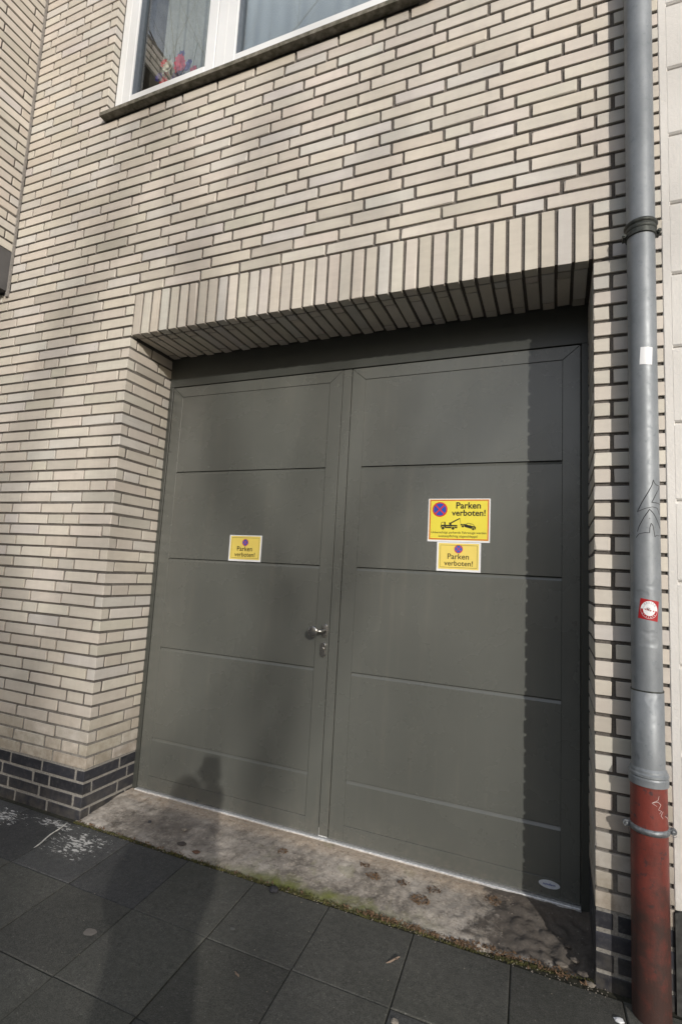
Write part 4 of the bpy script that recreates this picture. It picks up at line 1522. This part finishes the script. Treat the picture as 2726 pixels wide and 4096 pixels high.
for i, (x, y, a, lab) in enumerate([(1.24, -0.476, -0.9, "curled pale twig on the slab right of the person's shadow"), (1.681, -0.193, 0.6, "forked brown twig on the right-hand slab")]):
    m = MB()
    pts = [Vector((x, y, gz(y) + 0.003)) + Vector((math.cos(a) * t * 0.045, math.sin(a) * t * 0.045 + 0.006 * math.sin(t * 3), 0.004 * math.sin(t * 3.1))) for t in (-0.5, -0.2, 0.1, 0.35, 0.5)]
    m.tube(pts, [0.0016, 0.003, 0.0028, 0.0026, 0.0012], 6)
    if i: m.tube([pts[2], pts[2] + Vector((0.012, -0.004, 0.006))], [0.002, 0.001], 5)
    o = m.build("twig", plain("twig pale", (0.22, 0.16, 0.12), 0.8), None)
    tag(o, lab, "twig")

m = MB()
pts = [Vector((-0.042 + 0.060 * t + 0.004 * math.sin(t * 9), -0.043 - 0.226 * t, gz(-0.043 - 0.226 * t) + 0.0008)) for t in [i / 10 for i in range(11)]]
m.tube(pts, [0.0012, 0.003, 0.0025, 0.0034, 0.002, 0.0034, 0.003, 0.0036, 0.003, 0.003, 0.001], 6)
o = m.build("paint_streak", plain("dried paint", (0.55, 0.54, 0.51), 0.8, 0, 0.2, 90), None)
tag(o, "thin white dried paint streak on the slabs below the left brick pier", "paint streak")

# kerb, road, ground
m = MB()
for i in range(28):
    m.bbox(-13 + i, -12.008 + i, -3.76, -3.61, GROUND - 0.35, GROUND - 0.072, 0.008)
o = m.build("kerb", plain("kerb granite", (0.22, 0.21, 0.20), 0.8, 0, 0.3, 60), None); o['kind'] = 'structure'
ROADM = plain("asphalt", (0.05, 0.05, 0.052), 0.85, 0, 0.35, 90, 0.002)
m = MB(); m.add([(-40, -3.76, -2.74), (40, -3.76, -2.74), (40, -11.5, -2.74), (-40, -11.5, -2.74)], [(0, 1, 2, 3)])
o = m.build("road", ROADM, None); o['kind'] = 'structure'
m = MB(); m.box(-40, 40, -15.0, -11.5, -2.9, -2.62)
o = m.build("far_pavement", plain("far paving", (0.10, 0.095, 0.09), 0.9, 0, 0.2, 3), None); o['kind'] = 'structure'
m = MB(); m.add([(-150, -150, -2.78), (150, -150, -2.78), (150, 150, -2.78), (-150, 150, -2.78)], [(0, 1, 2, 3)])
o = m.build("ground", plain("ground soil", (0.055, 0.055, 0.035), 1.0, 0, 0.4, 1.5), None); o['kind'] = 'structure'
m = MB()
m.box(-13, -4.0, -3.6, 0.0, -2.80, GROUND - 0.02); m.box(6.8, 15, -3.6, 0.0, -2.80, GROUND - 0.02)
m.box(-4.0, 6.8, -3.6, -3.50, -2.80, gz(-3.6) - 0.012)
o = m.build("pavement_side", plain("side paving", (0.05, 0.05, 0.05), 0.9, 0, 0.3, 20), None); o['kind'] = 'structure'

# ------------------------------------------------------------------ across the street (seen only as reflections and dappled shade)
fac = thing("far_house", "ochre town house across the street", "house", (-13, -19, -2.6))
m = MB(); m.box(-22, -5.5, -24, -15.0, -2.62, 8.5); m.build("wall", plain("far render", (0.22, 0.18, 0.13), 0.9), fac)
m = MB(); m.add([(-22.4, -24.4, 8.5), (-5.1, -24.4, 8.5), (-5.1, -14.6, 8.5), (-22.4, -14.6, 8.5), (-22.4, -19.5, 11.8), (-5.1, -19.5, 11.8)], [(3, 2, 5, 4), (0, 4, 5, 1), (0, 3, 4), (1, 5, 2), (0, 1, 2, 3)])
m.build("roof", plain("far roof", (0.12, 0.07, 0.05), 0.9), fac)
for i in range(6):
    for k in range(3):
        x = -20.6 + i * 2.6; z = -1.6 + k * 3.1
        m = MB(); m.box(x, x + 1.2, -15.01, -14.93, z, z + 1.7)
        w_ = m.build("window", plain("far window frame", (0.7, 0.7, 0.7), 0.5) if i == k == 0 else bpy.data.materials["far window frame"], fac)
        m = MB(); m.box(x + 0.1, x + 1.1, -14.925, -14.92, z + 0.1, z + 1.6)
        pn = m.build("pane", GAPM, None); pn.parent = w_

for i, (hx, wv) in enumerate(((-2.5, 9.0), (7.5, 12.0), (20.5, 14.0), (36.0, 15.0))):  # unseen low houses added to screen the bright horizon and darken the door recess
    hs = thing("far_house", ["low brown house far across the street", "low grey house far across the street", "long low red house far across the street", "low pale house far off to the right"][i], "house", (hx, -46, -2.7))
    m = MB(); m.box(hx, hx + wv, -54, -44, -2.7, 4.4 + (i % 2) * 0.8)
    m.build("wall", plain("far wall %d" % i, [(0.16, 0.12, 0.09), (0.17, 0.17, 0.16), (0.17, 0.08, 0.06), (0.24, 0.22, 0.19)][i], 0.9), hs)
    m = MB(); zz0 = 4.4 + (i % 2) * 0.8
    m.add([(hx - 0.3, -54.3, zz0), (hx + wv + 0.3, -54.3, zz0), (hx + wv + 0.3, -43.7, zz0), (hx - 0.3, -43.7, zz0), (hx - 0.3, -49, zz0 + 2.6), (hx + wv + 0.3, -49, zz0 + 2.6)], [(3, 2, 5, 4), (0, 4, 5, 1), (0, 3, 4), (1, 5, 2), (0, 1, 2, 3)])
    m.build("roof", bpy.data.materials["far roof"], hs)

BARK = plain("bark grey", (0.11, 0.10, 0.085), 0.95, 0, 0.4, 20, 0.01)
def tree(x, y, h, seed, lab, r0=0.22, levels=5, lean=(0, 0)):
    r = random.Random(seed)
    t = thing("bare_tree", lab, "tree", (x, y, -2.7), "bare street trees")
    trunk = MB(); crown = MB()
    def grow(p, d, L, rad, lv, mb):
        n = 4
        pts = [p]; rr = [rad]
        q = p.copy(); dd = d.copy()
        for i in range(n):
            dd = (dd + Vector((r.uniform(-1, 1), r.uniform(-1, 1), r.uniform(-0.5, 0.9))) * 0.13).normalized()
            q = q + dd * L / n
            pts.append(q.copy()); rr.append(rad * (1 - 0.42 * (i + 1) / n))
        mb.tube(pts, rr, 8 if lv == 0 else (5 if lv < 3 else 3), cap=False)
        if lv >= levels: return
        nb = 3 if lv else 5
        for k in range(nb):
            s = r.uniform(0.35, 1.0) if k else 1.0
            idx = min(n, max(1, int(round(s * n))))
            base = pts[idx]
            ax = Vector((r.uniform(-1, 1), r.uniform(-1, 1), r.uniform(-0.25, 0.5))).normalized()
            nd = (dd * 0.85 + ax * (0.75 if k else 0.35)).normalized()
            if nd.z < -0.1: nd.z *= -0.5
            grow(base, nd, L * r.uniform(0.58, 0.80), rr[idx] * (0.75 if k == 0 else 0.52), lv + 1, crown)
    d0 = Vector((lean[0], lean[1], 1)).normalized()
    grow(Vector((x, y, -2.75)), d0, h * 0.34, r0, 0, trunk)
    trunk.build("trunk", BARK, t, smooth=True)
    crown.build("crown", BARK, t)
tree(-1.7, -4.7, 15.0, 4, "bare tree at the kerb nearest the house front", 0.26, 6)
tree(-5.2, -4.8, 16.0, 9, "bare tree further along the kerb to the left", 0.22, 6)
tree(18.6, -25.5, 17.0, 15, "bare tree far across the street on the sunny side", 0.28, 6)
tree(16.1, -20.0, 18.0, 31, "big bare tree on the far kerb between the street and the sun", 0.30, 6)
tree(22.6, -31.0, 19.0, 23, "second bare tree far across the street", 0.28, 6)

# ------------------------------------------------------------------ the person taking the picture
skinm = plain("skin", (0.45, 0.27, 0.20), 0.5)
coat = plain("dark coat", (0.035, 0.038, 0.05), 0.85, 0, 0.2, 30)
jeans = plain("jeans", (0.04, 0.055, 0.10), 0.9)
person = thing("person", "kneeling person in a dark coat holding up a camera, casting the shadow on the door", "person", (2.42, -2.6, GROUND - 0.05))


def skinned(name, joints, edges, radii, mat, root=0, levels=2):
    me = bpy.data.meshes.new(name)
    me.from_pydata([tuple(j) for j in joints], edges, [])
    o = link(name, me, person)
    me.materials.append(mat)
    sk = o.modifiers.new("skin", 'SKIN')
    sk.use_smooth_shade = True
    for i, rr in enumerate(radii):
        sv_ = me.skin_vertices[0].data[i]
        rr = rr if isinstance(rr, tuple) else (rr, rr)
        sv_.radius = rr
        sv_.use_root = (i == root)
    sb = o.modifiers.new("sub", 'SUBSURF'); sb.levels = levels; sb.render_levels = levels
    return o


F = Vector((-0.385, 0.92, 0)); Rr = Vector((0.92, 0.385, 0))
pel = Vector((2.40, -2.62, -2.08)); chest = Vector((2.36, -2.53, -1.78)); neck = Vector((2.345, -2.475, -1.565)); head = Vector((2.335, -2.44, -1.42))
shR = neck + Rr * 0.11 + Vector((0, 0, -0.045)); shL = neck - Rr * 0.17 + Vector((0, 0, -0.045))
elR = Vector((2.33, -2.33, -1.74)); elL = Vector((2.03, -2.36, -1.80))
haR = Vector((2.315, -2.165, -1.395)); haL = Vector((2.225, -2.185, -1.395))
hipR = pel + Rr * 0.10; hipL = pel - Rr * 0.10
knR = hipR + Vector((0.03, 0.12, -0.40)); anR = knR - F * 0.40 + Vector((0, 0, 0.0)); toR = anR - F * 0.12 + Vector((0, 0, -0.04))
knL = hipL + F * 0.40 + Vector((0, 0, -0.01)); anL = knL + Vector((0.03, -0.05, -0.41)); toL = anL + F * 0.16 + Vector((0, 0, -0.03))
J = [pel, (pel + chest) / 2, chest, neck + Vector((0, 0, -0.06)), neck, head + Vector((0, 0, -0.04)), head + Vector((0, 0, 0.035)),
     shR, elR, haR, shL, elL, haL, hipR, knR, anR, toR, hipL, knL, anL, toL]
Ed = [(0, 1), (1, 2), (2, 3), (3, 4), (4, 5), (5, 6), (3, 7), (7, 8), (8, 9), (3, 10), (10, 11), (11, 12), (0, 13), (13, 14), (14, 15), (15, 16), (0, 17), (17, 18), (18, 19), (19, 20)]
Ra = [(.15, .12), (.16, .13), (.18, .14), (.14, .11), .085, .078, .085, .115, .085, .058, .10, .080, .048, .095, .065, .045, .04, .095, .065, .045, .04]
body = skinned("body", J, Ed, Ra, coat)
# hair cap and face
def ellip(name, c, rx, ry, rz2, mat, cut=None):
    bm = bmesh.new(); bmesh.ops.create_uvsphere(bm, u_segments=20, v_segments=14, radius=1.0)
    M = Matrix((Rr, F, Vector((0, 0, 1)))).transposed()
    if cut: bmesh.ops.delete(bm, geom=[v_ for v_ in bm.verts if cut(v_.co)], context='VERTS')
    for v_ in bm.verts:
        v_.co = c + M @ Vector((v_.co.x * rx, v_.co.y * ry, v_.co.z * rz2))
    me = bpy.data.meshes.new(name); bm.to_mesh(me); bm.free(); me.materials.append(mat)
    me.polygons.foreach_set("use_smooth", [True] * len(me.polygons))
    return link(name, me, person)
ellip("face", head + Vector((0, 0, 0.0)) + F * 0.012, 0.076, 0.092, 0.112, skinm)
ellip("hair", head + Vector((0, 0, 0.018)) - F * 0.004, 0.086, 0.100, 0.110, plain("hair brown", (0.05, 0.03, 0.02), 0.7), cut=lambda c: c.y > 0.45 and c.z < 0.35)
ellip("nose", head + F * 0.105 + Vector((0, 0, -0.005)), 0.012, 0.018, 0.022, skinm)
for s in (-1, 1):
    ellip("ear", head + Rr * 0.080 * s + Vector((0, 0, 0.0)), 0.010, 0.018, 0.030, skinm)
    ellip("eye", head + F * 0.096 + Rr * 0.030 * s + Vector((0, 0, 0.018)), 0.012, 0.008, 0.008, PWHITE)
ellip("mouth", head + F * 0.097 + Vector((0, 0, -0.048)), 0.024, 0.008, 0.006, plain("lips", (0.4, 0.14, 0.12), 0.5))
for s, ha in ((1, haR), (-1, haL)):
    jj = [ha, ha + Vector((0, 0.01, 0.035))]; ee = [(0, 1)]; rr = [(.028, .02), (.032, .018)]
    for q in range(4):
        b0 = len(jj)
        base = ha + Vector((0, 0.014, 0.045)) + Vector((0, 0, 0.016 * (q - 1.5))) - Rr * 0.012 * s
        jj += [base, base + F * 0.030 - Rr * 0.008 * s, base + F * 0.040 - Rr * 0.030 * s, base + F * 0.038 - Rr * (0.046 + 0.003 * (q % 2)) * s]
        ee += [(1, b0), (b0, b0 + 1), (b0 + 1, b0 + 2), (b0 + 2, b0 + 3)]; rr += [.0095, .0088, .008, .007]
    b0 = len(jj)
    jj += [ha + Vector((0, -0.004, 0.02)) - Rr * 0.015 * s, ha + Vector((0, -0.004, 0.045)) - Rr * 0.034 * s]
    ee += [(0, b0), (b0, b0 + 1)]; rr += [.011, .009]
    skinned("hand", jj, ee, rr, skinm)
cam_t = thing("photo_camera", "black camera held upright in the person's hands", "camera", (2.215, -2.15, -1.40))
CB = plain("camera black", (0.02, 0.02, 0.02), 0.5)
Mr = Matrix((Rr, F, Vector((0, 0, 1)))).transposed()
m = MB()
v_, f_ = bevel_box(0.085, 0.05, 0.135, 0.01)
m.add([Vector((2.268, -2.150, -1.352)) + Mr @ Vector(p) for p in v_], f_)
m.build("camera_body", CB, cam_t)
m = MB()
c0 = Vector((2.268, -2.150, -1.345))
m.tube([c0 + F * 0.02, c0 + F * 0.052], [0.032, 0.032], 24)
m.build("lens", CB, cam_t)
